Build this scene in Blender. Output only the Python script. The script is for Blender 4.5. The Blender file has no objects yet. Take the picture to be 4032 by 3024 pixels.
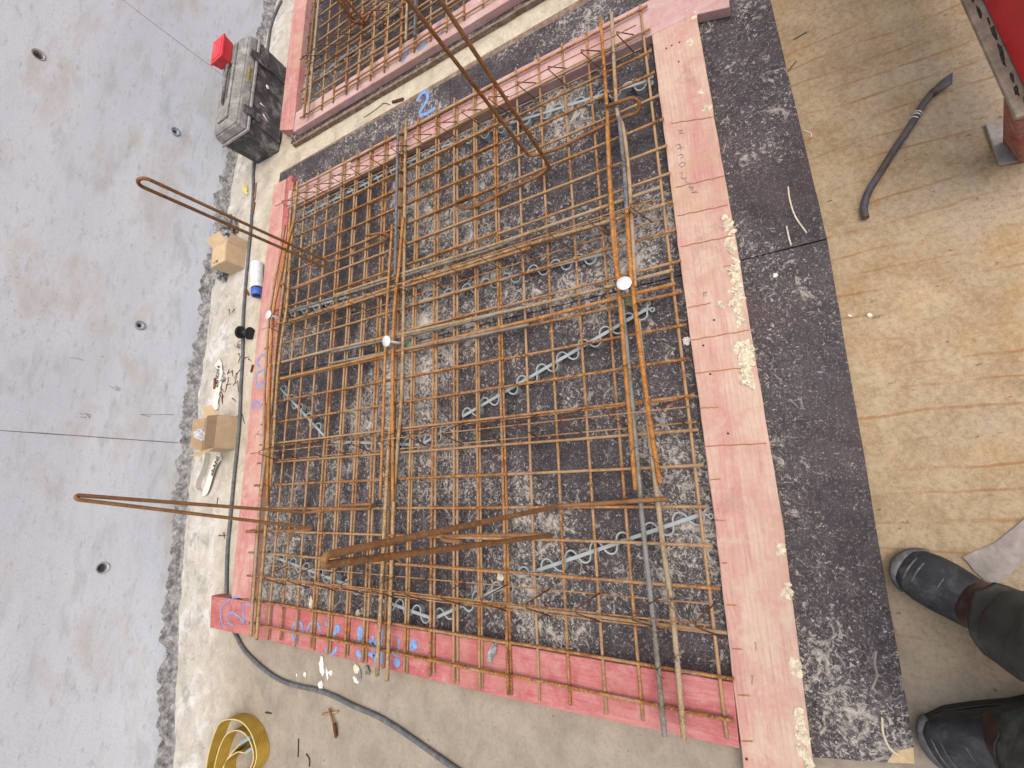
import bpy, bmesh, math, random
from mathutils import Vector, Matrix, noise as mnoise
random.seed(7)
C = bpy.context.scene.collection
R = math.radians

# ------------------------------------------------------------------ camera geometry
FPX = 1754.37
CAMZ = 1.40
WM = Matrix(((-0.02720038, -0.97209113, 0.23302141),
             (-0.87556172, 0.13564684, 0.46367188),
             (-0.48233994, -0.19141258, -0.85481543)))

def ray(px, py):
    return WM @ Vector(((px - 2016) / FPX, (py - 1512) / FPX, 1.0))

def g(px, py, z=0.0):
    """point of the horizontal plane at height z (metres) seen at photo pixel px, py"""
    d = ray(px, py)
    s = (z - CAMZ) / d.z
    return Vector((d.x * s, d.y * s, z))

def zat(base, px, py):
    """height on the vertical through base that is seen closest to the pixel"""
    best = (1e9, 0)
    for i in range(0, 640):
        z = i * 0.002
        c = WM.transposed() @ (Vector((base.x, base.y, z)) - Vector((0, 0, CAMZ)))
        if c.z < 0.05:
            continue
        e = math.hypot(FPX * c.x / c.z + 2016 - px, FPX * c.y / c.z + 1512 - py)
        if e < best[0]:
            best = (e, z)
    return best[1]

# tank wall: a circular arc
WCX, WCY, WR = 0.97, -7.22, 10.20

def wpt(px, py, off=0.0):
    d = ray(px, py)
    ox, oy = -WCX, -WCY
    a = d.x * d.x + d.y * d.y
    b = ox * d.x + oy * d.y
    c = ox * ox + oy * oy - (WR - off) ** 2
    s = (-b + math.sqrt(b * b - a * c)) / a
    return Vector((d.x * s, d.y * s, CAMZ + d.z * s))

# ------------------------------------------------------------------ object helpers
def thing(name, label, cat, loc=(0, 0, 0), group=None):
    o = bpy.data.objects.new(name, None)
    o.empty_display_size = 0.05
    C.objects.link(o)
    o.location = loc
    tag(o, label, cat, group)
    return o

def tag(o, label, cat, group=None):
    o['label'] = label
    o['category'] = cat
    if group:
        o['group'] = group
    return o

def wpos(o):
    v = Vector((0, 0, 0))
    while o:
        v += o.location
        o = o.parent
    return v

class MB:
    """collects geometry in world coordinates and links it as ONE mesh object"""
    def __init__(s):
        s.v = []; s.f = []; s.sm = []; s.mi = []
    def add(s, vs, fs, smooth=False, mi=0):
        n = len(s.v)
        s.v += [Vector(p) for p in vs]
        s.f += [tuple(i + n for i in f) for f in fs]
        s.sm += [smooth] * len(fs)
        s.mi += [mi] * len(fs)
        return s
    def prism(s, poly, z0, z1, mi=0):
        """vertical prism over a ground polygon; z may be a number"""
        n = len(poly)
        area = sum(poly[i][0] * poly[(i + 1) % n][1] - poly[(i + 1) % n][0] * poly[i][1] for i in range(n))
        if area < 0:
            poly = list(reversed(poly))
        vs = [(p[0], p[1], z0) for p in poly] + [(p[0], p[1], z1) for p in poly]
        fs = [tuple(reversed(range(n))), tuple(range(n, 2 * n))]
        fs += [(i, (i + 1) % n, n + (i + 1) % n, n + i) for i in range(n)]
        return s.add(vs, fs, mi=mi)
    def hexa(s, b, t, mi=0):
        """8-corner box: bottom 4 (ccw) and top 4"""
        return s.add(list(b) + list(t), [(3, 2, 1, 0), (4, 5, 6, 7), (0, 1, 5, 4), (1, 2, 6, 5), (2, 3, 7, 6), (3, 0, 4, 7)], mi=mi)
    def tube(s, pts, r, n=8, cap=True, rib=0.0, mi=0):
        pts = [Vector(p) for p in pts]
        rr = r if isinstance(r, (list, tuple)) else [r] * len(pts)
        if rib > 0:                        # ribbed reinforcing bar: raised rings
            q = [pts[0]]; q2 = [rr[0]]
            k = 0
            for a, b in zip(pts, pts[1:]):
                m = max(1, int((b - a).length / rib))
                for i in range(1, m + 1):
                    k += 1
                    q.append(a.lerp(b, i / m)); q2.append(rr[0] * (1.10 if k % 2 else 0.90))
            pts, rr = q, q2
        vs = []; fs = []
        t0 = (pts[1] - pts[0]).normalized()
        ref = Vector((0, 0, 1)) if abs(t0.z) < 0.9 else Vector((1, 0, 0))
        u = t0.cross(ref).normalized()
        for i, p in enumerate(pts):
            if i == 0: t = pts[1] - pts[0]
            elif i == len(pts) - 1: t = pts[-1] - pts[-2]
            else: t = (pts[i + 1] - p).normalized() + (p - pts[i - 1]).normalized()
            if t.length < 1e-9: t = pts[i] - pts[i - 1]
            t.normalize()
            u = (u - t * u.dot(t))
            if u.length < 1e-6: u = t.orthogonal()
            u.normalize()
            w = t.cross(u)
            for k in range(n):
                a = 2 * math.pi * k / n
                vs.append(p + (u * math.cos(a) + w * math.sin(a)) * rr[i])
        for i in range(len(pts) - 1):
            for k in range(n):
                k2 = (k + 1) % n
                fs.append((i * n + k, i * n + k2, (i + 1) * n + k2, (i + 1) * n + k))
        s.add(vs, fs, True, mi)
        if cap:
            b = len(s.v) - len(vs)
            s.f.append(tuple(b + k for k in reversed(range(n)))); s.sm.append(False); s.mi.append(mi)
            e = b + (len(pts) - 1) * n
            s.f.append(tuple(e + k for k in range(n))); s.sm.append(False); s.mi.append(mi)
        return s
    def ribbon(s, pts, w, lift=0.0, th=0.0012, mi=0):
        """flat stroke on a horizontal surface: a low strip of width w"""
        pts = [Vector(p) for p in pts]
        L = []; Rr = []
        for i, p in enumerate(pts):
            t = (pts[min(i + 1, len(pts) - 1)] - pts[max(i - 1, 0)])
            t.z = 0
            t.normalize()
            nrm = Vector((-t.y, t.x, 0))
            ww = w[i] if isinstance(w, (list, tuple)) else w
            L.append(p + nrm * ww / 2); Rr.append(p - nrm * ww / 2)
        vs = []
        for a, b in zip(L, Rr):
            vs += [a + Vector((0, 0, lift)), b + Vector((0, 0, lift)), a + Vector((0, 0, lift + th)), b + Vector((0, 0, lift + th))]
        fs = []
        for i in range(len(pts) - 1):
            a = i * 4; b = a + 4
            fs += [(a + 2, a + 3, b + 3, b + 2), (a, a + 2, b + 2, b), (a + 1, b + 1, b + 3, a + 3)]
        fs += [(0, 1, 3, 2), (len(vs) - 4, len(vs) - 2, len(vs) - 1, len(vs) - 3)]
        return s.add(vs, fs, mi=mi)
    def blob(s, c, rx, ry, rz, seed=0, rot=0.0, sub=2, amp=0.35, freq=2.2, mi=0, smooth=True):
        bm = bmesh.new()
        bmesh.ops.create_icosphere(bm, subdivisions=sub, radius=1)
        vs = []
        for v in bm.verts:
            k = 1 + amp * mnoise.noise(v.co * freq + Vector((seed * 3.1, seed * 1.7, seed)))
            p = v.co * k
            x, y = p.x * rx, p.y * ry
            vs.append((c[0] + x * math.cos(rot) - y * math.sin(rot), c[1] + x * math.sin(rot) + y * math.cos(rot), c[2] + p.z * rz))
        fs = [tuple(v.index for v in f.verts) for f in bm.faces]
        bm.free()
        return s.add(vs, fs, smooth, mi)
    def loft(s, rings, closed=True, smooth=True, mi=0, caps=True):
        n = len(rings[0])
        vs = [p for r in rings for p in r]
        fs = []
        for i in range(len(rings) - 1):
            for k in range(n if closed else n - 1):
                k2 = (k + 1) % n
                fs.append((i * n + k, i * n + k2, (i + 1) * n + k2, (i + 1) * n + k))
        s.add(vs, fs, smooth, mi)
        if caps and closed:
            b = len(s.v) - len(vs)
            s.f.append(tuple(b + k for k in reversed(range(n)))); s.sm.append(smooth); s.mi.append(mi)
            e = b + (len(rings) - 1) * n
            s.f.append(tuple(e + k for k in range(n))); s.sm.append(smooth); s.mi.append(mi)
        return s
    def build(s, name, mats, parent=None, bevel=0.0, kind=None, origin=None):
        me = bpy.data.meshes.new(name)
        if parent is not None:
            off = wpos(parent)
            loc = Vector((0, 0, 0))
        else:
            if origin is None:
                n = max(1, len(s.v))
                cx = sum(v.x for v in s.v) / n; cy = sum(v.y for v in s.v) / n
                cz = min(v.z for v in s.v)
                origin = Vector((cx, cy, cz))
            off = Vector(origin); loc = off
        me.from_pydata([v - off for v in s.v], [], s.f)
        me.polygons.foreach_set('use_smooth', s.sm)
        me.polygons.foreach_set('material_index', s.mi)
        if not isinstance(mats, (list, tuple)): mats = [mats]
        for m in mats: me.materials.append(m)
        me.update()
        bm = bmesh.new(); bm.from_mesh(me)
        bmesh.ops.recalc_face_normals(bm, faces=bm.faces)
        bm.to_mesh(me); bm.free()
        o = bpy.data.objects.new(name, me)
        C.objects.link(o)
        o.location = loc
        if parent is not None: o.parent = parent
        if bevel > 0:
            md = o.modifiers.new('bevel', 'BEVEL'); md.width = bevel; md.segments = 2
            md.limit_method = 'ANGLE'; md.angle_limit = R(40)
        if kind: o['kind'] = kind
        return o

def smooth_path(pts, k=6, closed=False):
    """Catmull-Rom through the points"""
    pts = [Vector(p) for p in pts]
    n = len(pts); out = []
    rng = range(n if closed else n - 1)
    for i in rng:
        if closed:
            p0, p1, p2, p3 = pts[(i - 1) % n], pts[i], pts[(i + 1) % n], pts[(i + 2) % n]
        else:
            p0, p1, p2, p3 = pts[max(i - 1, 0)], pts[i], pts[i + 1], pts[min(i + 2, n - 1)]
        for j in range(k):
            t = j / k
            out.append(0.5 * ((2 * p1) + (p2 - p0) * t + (2 * p0 - 5 * p1 + 4 * p2 - p3) * t * t + (3 * p1 - p0 - 3 * p2 + p3) * t ** 3))
    if not closed: out.append(pts[-1])
    return out

# zoomed crops of the photo used for measuring: (x, y) of the crop -> photo pixel
def Q(ox, oy, k):
    return lambda x, y: (ox + x / k, oy + y / k)
K1 = 1659 / 1008
A00 = Q(0, 0, K1); A10 = Q(1008, 0, K1); A20 = Q(2016, 0, K1); A30 = Q(3024, 0, K1)
A01 = Q(0, 1008, K1); A11 = Q(1008, 1008, K1); A21 = Q(2016, 1008, K1); A31 = Q(3024, 1008, K1)
A02 = Q(0, 2016, K1); A12 = Q(1008, 2016, K1); A22 = Q(2016, 2016, K1); A32 = Q(3024, 2016, K1)
B1 = Q(750, 600, 3.318); B2 = Q(750, 850, 4.1475); B3 = Q(750, 1200, 4.1475); B4 = Q(700, 1550, 4.1475)
T1 = Q(800, 100, 2.765); M1 = Q(950, 2300, 3.16); S1 = Q(1180, 0, 1.5488); Y1 = Q(780, 2700, 2.938)

# ------------------------------------------------------------------ materials
def new_mat(name):
    m = bpy.data.materials.new(name); m.use_nodes = True
    return m

class NT:
    def __init__(s, m):
        s.t = m.node_tree; s.n = s.t.nodes; s.l = s.t.links
        s.b = s.n['Principled BSDF']
        s.pos = s.n.new('ShaderNodeNewGeometry').outputs['Position']
    def _in(s, sock, v):
        if isinstance(v, bpy.types.NodeSocket): s.l.new(v, sock)
        elif isinstance(v, (tuple, list)) and len(v) == 3 and sock.type == 'RGBA': sock.default_value = (*v, 1)
        else: sock.default_value = v
    def map(s, scale=(1, 1, 1), loc=(0, 0, 0), rot=(0, 0, 0), vec=None):
        n = s.n.new('ShaderNodeMapping')
        s.l.new(vec or s.pos, n.inputs['Vector'])
        n.inputs['Scale'].default_value = scale; n.inputs['Location'].default_value = loc; n.inputs['Rotation'].default_value = rot
        return n.outputs[0]
    def noise(s, scale, detail=4, rough=0.55, dist=0.0, vec=None):
        n = s.n.new('ShaderNodeTexNoise')
        n.inputs['Scale'].default_value = scale; n.inputs['Detail'].default_value = detail
        n.inputs['Roughness'].default_value = rough; n.inputs['Distortion'].default_value = dist
        s.l.new(vec or s.pos, n.inputs['Vector'])
        return n.outputs['Fac']
    def voro(s, scale, vec=None, feat='F1'):
        n = s.n.new('ShaderNodeTexVoronoi'); n.feature = feat
        n.inputs['Scale'].default_value = scale
        s.l.new(vec or s.pos, n.inputs['Vector'])
        return n.outputs['Distance']
    def wave(s, scale, dist=0, det=2, dscale=1, axis='X', vec=None):
        n = s.n.new('ShaderNodeTexWave'); n.bands_direction = axis
        n.inputs['Scale'].default_value = scale; n.inputs['Distortion'].default_value = dist
        n.inputs['Detail'].default_value = det; n.inputs['Detail Scale'].default_value = dscale
        s.l.new(vec or s.pos, n.inputs['Vector'])
        return n.outputs['Fac']
    def ramp(s, fac, stops):
        n = s.n.new('ShaderNodeValToRGB')
        e = n.color_ramp.elements
        while len(e) < len(stops): e.new(0.5)
        for q, (p, c) in zip(e, stops):
            q.position = p
            q.color = (c, c, c, 1) if isinstance(c, (int, float)) else (*c, 1)
        s.l.new(fac, n.inputs[0])
        return n.outputs[0]
    def step(s, fac, a, b):
        n = s.n.new('ShaderNodeMapRange'); n.clamp = True
        n.inputs['From Min'].default_value = a; n.inputs['From Max'].default_value = b
        s._in(n.inputs['Value'], fac)
        return n.outputs[0]
    def mix(s, f, a, b, mode='MIX'):
        n = s.n.new('ShaderNodeMix'); n.data_type = 'RGBA'; n.blend_type = mode
        s._in(n.inputs[0], f); s._in(n.inputs[6], a); s._in(n.inputs[7], b)
        return n.outputs[2]
    def math(s, op, a, b=0.0):
        n = s.n.new('ShaderNodeMath'); n.operation = op
        s._in(n.inputs[0], a); s._in(n.inputs[1], b)
        return n.outputs[0]
    def xyz(s):
        n = s.n.new('ShaderNodeSeparateXYZ'); s.l.new(s.pos, n.inputs[0])
        return n.outputs
    def rand(s):
        return s.n.new('ShaderNodeObjectInfo').outputs['Random']
    def out(s, color, rough=0.8, bump=None, bs=0.3, bd=0.01, metal=0.0, spec=0.5):
        s._in(s.b.inputs['Base Color'], color); s._in(s.b.inputs['Roughness'], rough)
        s._in(s.b.inputs['Metallic'], metal)
        s.b.inputs['Specular IOR Level'].default_value = spec
        if bump is not None:
            n = s.n.new('ShaderNodeBump'); n.inputs['Strength'].default_value = bs; n.inputs['Distance'].default_value = bd
            s.l.new(bump, n.inputs['Height']); s.l.new(n.outputs[0], s.b.inputs['Normal'])

def mat_rust(name, base, light, dark, grey, gamt, vary=True):
    m = new_mat(name); t = NT(m)
    n1 = t.noise(38, 6, 0.65); n2 = t.noise(160, 3, 0.6); n3 = t.noise(9, 3)
    c = t.mix(t.step(n1, 0.38, 0.64), dark, base)
    c = t.mix(t.math('MULTIPLY', t.step(n2, 0.50, 0.70), 0.7), c, light)
    nz = t.math('ADD', n3, t.math('MULTIPLY', t.rand(), 0.35 if vary else 0.0))
    c = t.mix(t.math('MULTIPLY', t.step(nz, 0.52, 0.80), gamt), c, grey)
    t.out(c, 0.85, n2, 0.5, 0.003, spec=0.25)
    return m

MAT = {}
MAT['rust'] = mat_rust('rusty mesh wire', (0.33, 0.145, 0.036), (0.52, 0.33, 0.17), (0.13, 0.050, 0.015), (0.38, 0.28, 0.17), 0.55)
MAT['rust_dark'] = mat_rust('dark rust', (0.13, 0.040, 0.014), (0.22, 0.08, 0.03), (0.06, 0.018, 0.009), (0.12, 0.07, 0.05), 0.4)
MAT['rust_loop'] = mat_rust('loop rust', (0.24, 0.095, 0.022), (0.36, 0.18, 0.07), (0.11, 0.040, 0.012), (0.24, 0.15, 0.08), 0.4)
MAT['rust_orange'] = mat_rust('orange rust', (0.40, 0.170, 0.034), (0.55, 0.31, 0.11), (0.20, 0.075, 0.018), (0.36, 0.24, 0.13), 0.25)
MAT['bar_tan'] = mat_rust('tan bar', (0.36, 0.22, 0.09), (0.58, 0.44, 0.26), (0.16, 0.09, 0.04), (0.30, 0.27, 0.21), 0.6)
MAT['bar_grey'] = mat_rust('grey bar', (0.19, 0.165, 0.125), (0.33, 0.30, 0.24), (0.09, 0.07, 0.05), (0.20, 0.22, 0.22), 0.7)
MAT['bar_steel'] = mat_rust('blue steel bar', (0.15, 0.16, 0.18), (0.28, 0.29, 0.31), (0.07, 0.07, 0.075), (0.22, 0.17, 0.12), 0.35)
MAT['tie'] = mat_rust('tie wire', (0.05, 0.038, 0.03), (0.10, 0.07, 0.05), (0.02, 0.016, 0.014), (0.06, 0.05, 0.05), 0.3)

def m_floor():
    m = new_mat('concrete floor'); t = NT(m)
    x, y, z = t.xyz()
    w = t.noise(1.6, 4, 0.6)
    wob = t.math('MULTIPLY', t.math('SUBTRACT', w, 0.5), 0.5)
    xx = t.math('ADD', x, wob); yy = t.math('ADD', y, wob)
    fine = t.noise(70, 7, 0.78); mid = t.noise(9, 7, 0.7, 0.3); big = t.noise(2.3, 4, 0.6); grit = t.noise(170, 4, 0.75)
    cream = t.mix(t.step(mid, 0.36, 0.64), (0.36, 0.32, 0.235), (0.54, 0.49, 0.385))
    cream = t.mix(t.math('MULTIPLY', t.step(fine, 0.51, 0.66), 0.7), cream, (0.25, 0.225, 0.175))
    beige = t.mix(t.step(mid, 0.36, 0.64), (0.225, 0.195, 0.155), (0.31, 0.275, 0.215))
    beige = t.mix(t.math('MULTIPLY', t.step(fine, 0.50, 0.66), 0.45), beige, (0.16, 0.135, 0.10))
    tan = t.mix(t.step(mid, 0.36, 0.64), (0.27, 0.195, 0.112), (0.39, 0.305, 0.19))
    tan = t.mix(t.math('MULTIPLY', t.step(t.noise(4.5, 6, 0.7, 0.6), 0.50, 0.66), 0.55), tan, (0.33, 0.205, 0.078))
    tan = t.mix(t.math('MULTIPLY', t.step(t.noise(3.1, 6, 0.68, 0.3, t.map(loc=(4, 2, 0))), 0.51, 0.64), 0.75), tan, (0.34, 0.275, 0.20))
    tan = t.mix(t.math('MULTIPLY', t.step(fine, 0.50, 0.66), 0.55), tan, (0.17, 0.12, 0.068))
    tan = t.mix(t.math('MULTIPLY', t.step(fine, 0.50, 0.36), 0.30), tan, (0.52, 0.43, 0.29))
    # rust lines left by mesh that lay there before
    wv = t.wave(4.95, 4.0, 4, 0.9, 'X', t.map((1, 0.5, 1)))
    ln = t.math('MULTIPLY', t.step(wv, 0.945, 1.0), t.step(t.noise(3.0, 6, 0.75, vec=t.map((3, 1, 1), (9, 0, 0))), 0.46, 0.58))
    tan = t.mix(t.math('MULTIPLY', ln, 0.65), tan, (0.24, 0.10, 0.03))
    pits = t.step(t.noise(30, 3, 0.6, vec=t.map((1.6, 0.8, 1))), 0.67, 0.72)
    tan = t.mix(t.math('MULTIPLY', pits, 0.75), tan, (0.09, 0.06, 0.04))
    near = t.step(yy, 0.35, 0.0)
    c = t.mix(t.step(xx, -0.62, 0.3), beige, cream)
    c = t.mix(t.step(yy, 2.15, 2.6), c, cream)
    tb = t.mix(t.step(xx, -0.60, -0.10), beige, tan)
    c = t.mix(near, c, tb)
    dist = t.math('SUBTRACT', y, t.math('MULTIPLY', t.math('MULTIPLY', t.math('SUBTRACT', x, 0.97), t.math('SUBTRACT', x, 0.97)), -0.05))
    wall = t.step(dist, 2.38, 2.75)
    c = t.mix(t.math('MULTIPLY', wall, 0.8), c, t.mix(t.step(mid, 0.36, 0.64), (0.38, 0.365, 0.325), (0.50, 0.485, 0.44)))
    c = t.mix(t.math('MULTIPLY', wall, t.step(t.noise(5.5, 6, 0.7, 0.4, t.map(loc=(1, 7, 0))), 0.52, 0.62)), c, (0.57, 0.565, 0.54))
    c = t.mix(t.math('MULTIPLY', t.math('MULTIPLY', wall, t.step(t.noise(11, 7, 0.78, 0.6), 0.53, 0.62)), 0.7), c, (0.24, 0.236, 0.225))
    c = t.mix(t.math('MULTIPLY', t.step(big, 0.55, 0.75), 0.30), c, (0.22, 0.18, 0.13))
    c = t.mix(t.math('MULTIPLY', t.step(grit, 0.55, 0.68), 0.55), c, (0.19, 0.155, 0.115))
    dots = t.step(t.voro(22), 0.10, 0.06)
    c = t.mix(t.math('MULTIPLY', t.math('MULTIPLY', dots, t.step(t.noise(6, 2), 0.50, 0.58)), 0.8), c, (0.12, 0.11, 0.095))
    t.out(c, 0.88, t.math('ADD', fine, t.math('MULTIPLY', mid, 0.8)), 0.45, 0.006, spec=0.25)
    return m
MAT['floor'] = m_floor()

def m_wall():
    m = new_mat('cast concrete wall'); t = NT(m)
    v = t.map((0.55, 0.55, 2.2))
    big = t.noise(1.7, 4, 0.6, 0.3, v); mid = t.noise(7, 5, 0.62, 0.2, t.map((0.6, 0.6, 1.8)))
    fine = t.noise(120, 4, 0.7)
    c = t.mix(t.step(big, 0.32, 0.70), (0.53, 0.565, 0.61), (0.63, 0.665, 0.71))
    c = t.mix(t.math('MULTIPLY', t.step(mid, 0.53, 0.70), 0.55), c, (0.39, 0.395, 0.39))
    c = t.mix(t.math('MULTIPLY', t.step(t.noise(2.6, 5, 0.65, 0.4, t.map((0.7, 0.7, 1.8), (3, 5, 1))), 0.53, 0.68), 0.55), c, (0.47, 0.435, 0.36))
    c = t.mix(t.math('MULTIPLY', t.step(t.noise(30, 5, 0.75, 0.0, t.map((0.5, 0.5, 1.6))), 0.56, 0.68), 0.5), c, (0.31, 0.31, 0.31))
    c = t.mix(t.math('MULTIPLY', t.step(fine, 0.48, 0.70), 0.30), c, (0.36, 0.37, 0.38))
    pin = t.step(t.voro(30, t.map((1, 1, 1.3))), 0.11, 0.06)
    pin = t.math('MULTIPLY', pin, t.step(t.noise(3, 2), 0.50, 0.60))
    c = t.mix(t.math('MULTIPLY', pin, 0.5), c, (0.16, 0.16, 0.16))
    t.out(c, 0.72, t.math('ADD', fine, t.math('MULTIPLY', mid, 1.5)), 0.2, 0.004, spec=0.35)
    return m
MAT['wall'] = m_wall()

def m_ridge():
    m = new_mat('crumbled mortar'); t = NT(m)
    n1 = t.noise(28, 6, 0.7); n2 = t.noise(110, 3, 0.6)
    c = t.ramp(n1, [(0.30, (0.07, 0.07, 0.068)), (0.46, (0.20, 0.20, 0.195)), (0.62, (0.36, 0.36, 0.35)), (0.8, (0.48, 0.47, 0.44))])
    t.out(c, 0.95, t.math('ADD', n1, n2), 0.8, 0.01, spec=0.2)
    return m
MAT['ridge'] = m_ridge()

def m_ply():
    m = new_mat('film faced plywood'); t = NT(m)
    n1 = t.noise(3.2, 5, 0.6, 0.5); n2 = t.noise(24, 8, 0.78, 1.2); n3 = t.noise(95, 5, 0.75, 0.8); n4 = t.noise(9, 5, 0.65, 2.2)
    n5 = t.noise(48, 6, 0.75, 2.4, t.map(loc=(5, 1, 3))); nb = t.noise(1.5, 3, 0.6, 0.3, t.map(loc=(2, 6, 0)))
    x, y, z = t.xyz()
    inside = t.math('MULTIPLY', t.step(y, 0.02, 0.25), t.step(x, 1.80, 1.55))
    c = t.mix(t.step(n4, 0.35, 0.7), (0.020, 0.016, 0.019), (0.052, 0.045, 0.050))
    c = t.mix(t.math('MULTIPLY', t.step(n1, 0.52, 0.75), 0.5), c, (0.075, 0.040, 0.042))
    thr = t.math('ADD', t.math('MULTIPLY', t.math('SUBTRACT', nb, 0.5), 0.45), t.math('MULTIPLY', inside, 0.025))
    a = t.math('ADD', n2, thr); b = t.math('ADD', n3, thr); d = t.math('ADD', n5, thr)
    c = t.mix(t.math('MULTIPLY', t.step(d, 0.50, 0.68), 0.55), c, (0.17, 0.155, 0.15))
    c = t.mix(t.math('MULTIPLY', t.step(a, 0.565, 0.61), 0.8), c, (0.33, 0.30, 0.265))
    c = t.mix(t.math('MULTIPLY', t.step(b, 0.575, 0.64), 0.85), c, (0.44, 0.41, 0.37))
    c = t.mix(t.math('MULTIPLY', t.step(a, 0.65, 0.70), 0.8), c, (0.50, 0.46, 0.38))
    c = t.mix(t.math('MULTIPLY', t.step(t.noise(230, 3, 0.7), 0.58, 0.68), 0.55), c, (0.30, 0.28, 0.26))
    rr = t.mix(t.step(a, 0.52, 0.62), (0.55, 0.55, 0.55), (0.9, 0.9, 0.9))
    t.out(c, rr, t.math('ADD', t.step(a, 0.55, 0.63), n3), 0.35, 0.003, spec=0.22)
    return m
MAT['ply'] = m_ply()

def m_flat(name, col, rough=0.7, amp=0.25, scale=40, metal=0.0, spec=0.4, dirt=None, damt=0.5, bs=0.2):
    m = new_mat(name); t = NT(m)
    n = t.noise(scale, 5, 0.65)
    c = t.mix(t.step(n, 0.3, 0.7), tuple(q * (1 - amp) for q in col), tuple(min(1, q * (1 + amp)) for q in col))
    if dirt:
        c = t.mix(t.math('MULTIPLY', t.step(t.noise(scale * 0.55, 6, 0.7, 0.4), 0.48, 0.64), damt), c, dirt)
    t.out(c, rough, n, bs, 0.003, metal, spec)
    return m
MAT['ply_edge'] = m_flat('plywood edge', (0.16, 0.105, 0.075), 0.9, 0.4, 60, dirt=(0.35, 0.31, 0.25))
MAT['ply_bare'] = m_flat('bare plywood', (0.50, 0.38, 0.22), 0.85, 0.2, 60, dirt=(0.30, 0.22, 0.13), damt=0.4)

def m_board(name, base, pale, tint, axis, mort, mamt):
    """red stained shuttering board; the grain runs along axis"""
    m = new_mat(name); t = NT(m)
    sc = (1.2, 26, 26) if axis == 'X' else (26, 1.2, 26)
    lo = (0.5, 4, 4) if axis == 'X' else (4, 0.5, 4)
    gr = t.noise(6, 6, 0.7, 0.35, t.map(sc)); gw = t.wave(26, 7, 4, 1.2, 'Y' if axis == 'X' else 'X', t.map((0.25, 1, 1) if axis == 'X' else (1, 0.25, 1)))
    g2 = t.noise(3.5, 6, 0.68, 0.8, t.map(lo)); n1 = t.noise(6.5, 6, 0.72, 0.5); n2 = t.noise(85, 5, 0.75); n3 = t.noise(11, 7, 0.75, 0.9, t.map(loc=(3, 1, 2)))
    c = t.mix(t.step(n1, 0.38, 0.62), base, pale)
    c = t.mix(t.math('MULTIPLY', t.step(g2, 0.48, 0.64), 0.65), c, tint)
    c = t.mix(t.math('MULTIPLY', t.step(gw, 0.72, 1.0), 0.18), c, tuple(q * 0.60 for q in tint))
    c = t.mix(t.math('MULTIPLY', t.step(gr, 0.52, 0.70), 0.38), c, tuple(q * 0.50 for q in base))
    c = t.mix(t.math('MULTIPLY', t.step(n3, 0.53, 0.64), mamt), c, mort)
    c = t.mix(t.math('MULTIPLY', t.step(n2, 0.53, 0.66), 0.45), c, mort)
    c = t.mix(t.math('MULTIPLY', t.step(t.noise(4.5, 6, 0.7, 0.3, t.map(loc=(8, 8, 1))), 0.58, 0.70), 0.55), c, (0.20, 0.12, 0.09))
    n6 = t.noise(13, 7, 0.78, 0.4, t.map(loc=(1, 4, 9))); n7 = t.noise(4.2, 6, 0.72, 0.5, t.map(loc=(7, 3, 5)))
    c = t.mix(t.math('MULTIPLY', t.step(n6, 0.50, 0.62), 0.45), c, tint)
    c = t.mix(t.math('MULTIPLY', t.step(n7, 0.52, 0.64), 0.5), c, tuple(q * k for q, k in zip(mort, (0.88, 0.80, 0.70))))
    t.out(c, 0.9, t.math('ADD', gr, n2), 0.45, 0.003, spec=0.12)
    return m
CR = (0.58, 0.50, 0.38)
MAT['board_pale'] = m_board('pale pink board', (0.456, 0.295, 0.232), (0.516, 0.394, 0.312), (0.439, 0.205, 0.192), 'X', (0.482, 0.385, 0.280), 0.8)
MAT['board_pinkY'] = m_board('pink board crosswise', (0.456, 0.287, 0.272), (0.516, 0.377, 0.352), (0.413, 0.197, 0.192), 'Y', (0.464, 0.394, 0.360), 0.6)
MAT['board_pinkX'] = m_board('pink board lengthwise', (0.439, 0.205, 0.184), (0.499, 0.328, 0.280), (0.404, 0.131, 0.136), 'X', (0.499, 0.377, 0.296), 0.6)
MAT['board_red'] = m_board('red board', (0.367, 0.110, 0.106), (0.449, 0.198, 0.189), (0.316, 0.070, 0.075), 'Y', (0.428, 0.264, 0.238), 0.5)
MAT['board_redX'] = m_board('red wane', (0.36, 0.09, 0.085), (0.44, 0.15, 0.14), (0.26, 0.05, 0.05), 'X', (0.40, 0.28, 0.22), 0.25)
MAT['crust'] = m_flat('dried mortar crust', (0.60, 0.54, 0.40), 0.95, 0.3, 90, dirt=(0.42, 0.37, 0.28), bs=0.8)
MAT['plaster'] = m_flat('plaster chips', (0.70, 0.67, 0.60), 0.9, 0.15, 60)
MAT['foam'] = m_flat('yellow foam', (0.66, 0.60, 0.20), 0.9, 0.15, 60)
MAT['plastic_grey'] = m_flat('grey plastic spacer', (0.265, 0.30, 0.305), 0.5, 0.12, 30, dirt=(0.25, 0.25, 0.24), damt=0.35)
MAT['zinc'] = m_flat('zinc anchor', (0.72, 0.74, 0.75), 0.38, 0.08, 40, 0.35, 0.5)
MAT['green'] = m_flat('green plastic foot', (0.20, 0.36, 0.22), 0.5, 0.15, 40)
MAT['cable'] = m_flat('black rubber cable', (0.085, 0.092, 0.098), 0.7, 0.35, 60, dirt=(0.20, 0.20, 0.19), damt=0.5)
MAT['toolbox'] = m_flat('dusty black toolbox', (0.055, 0.055, 0.056), 0.8, 0.4, 25, dirt=(0.24, 0.232, 0.22), damt=0.9)
MAT['toolbox_lid'] = m_flat('dust caked lid', (0.20, 0.195, 0.185), 0.9, 0.35, 25, dirt=(0.40, 0.39, 0.365), damt=0.8)
MAT['rim'] = m_flat('dusty rim', (0.30, 0.295, 0.28), 0.8, 0.3, 40, dirt=(0.12, 0.12, 0.12))
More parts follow.
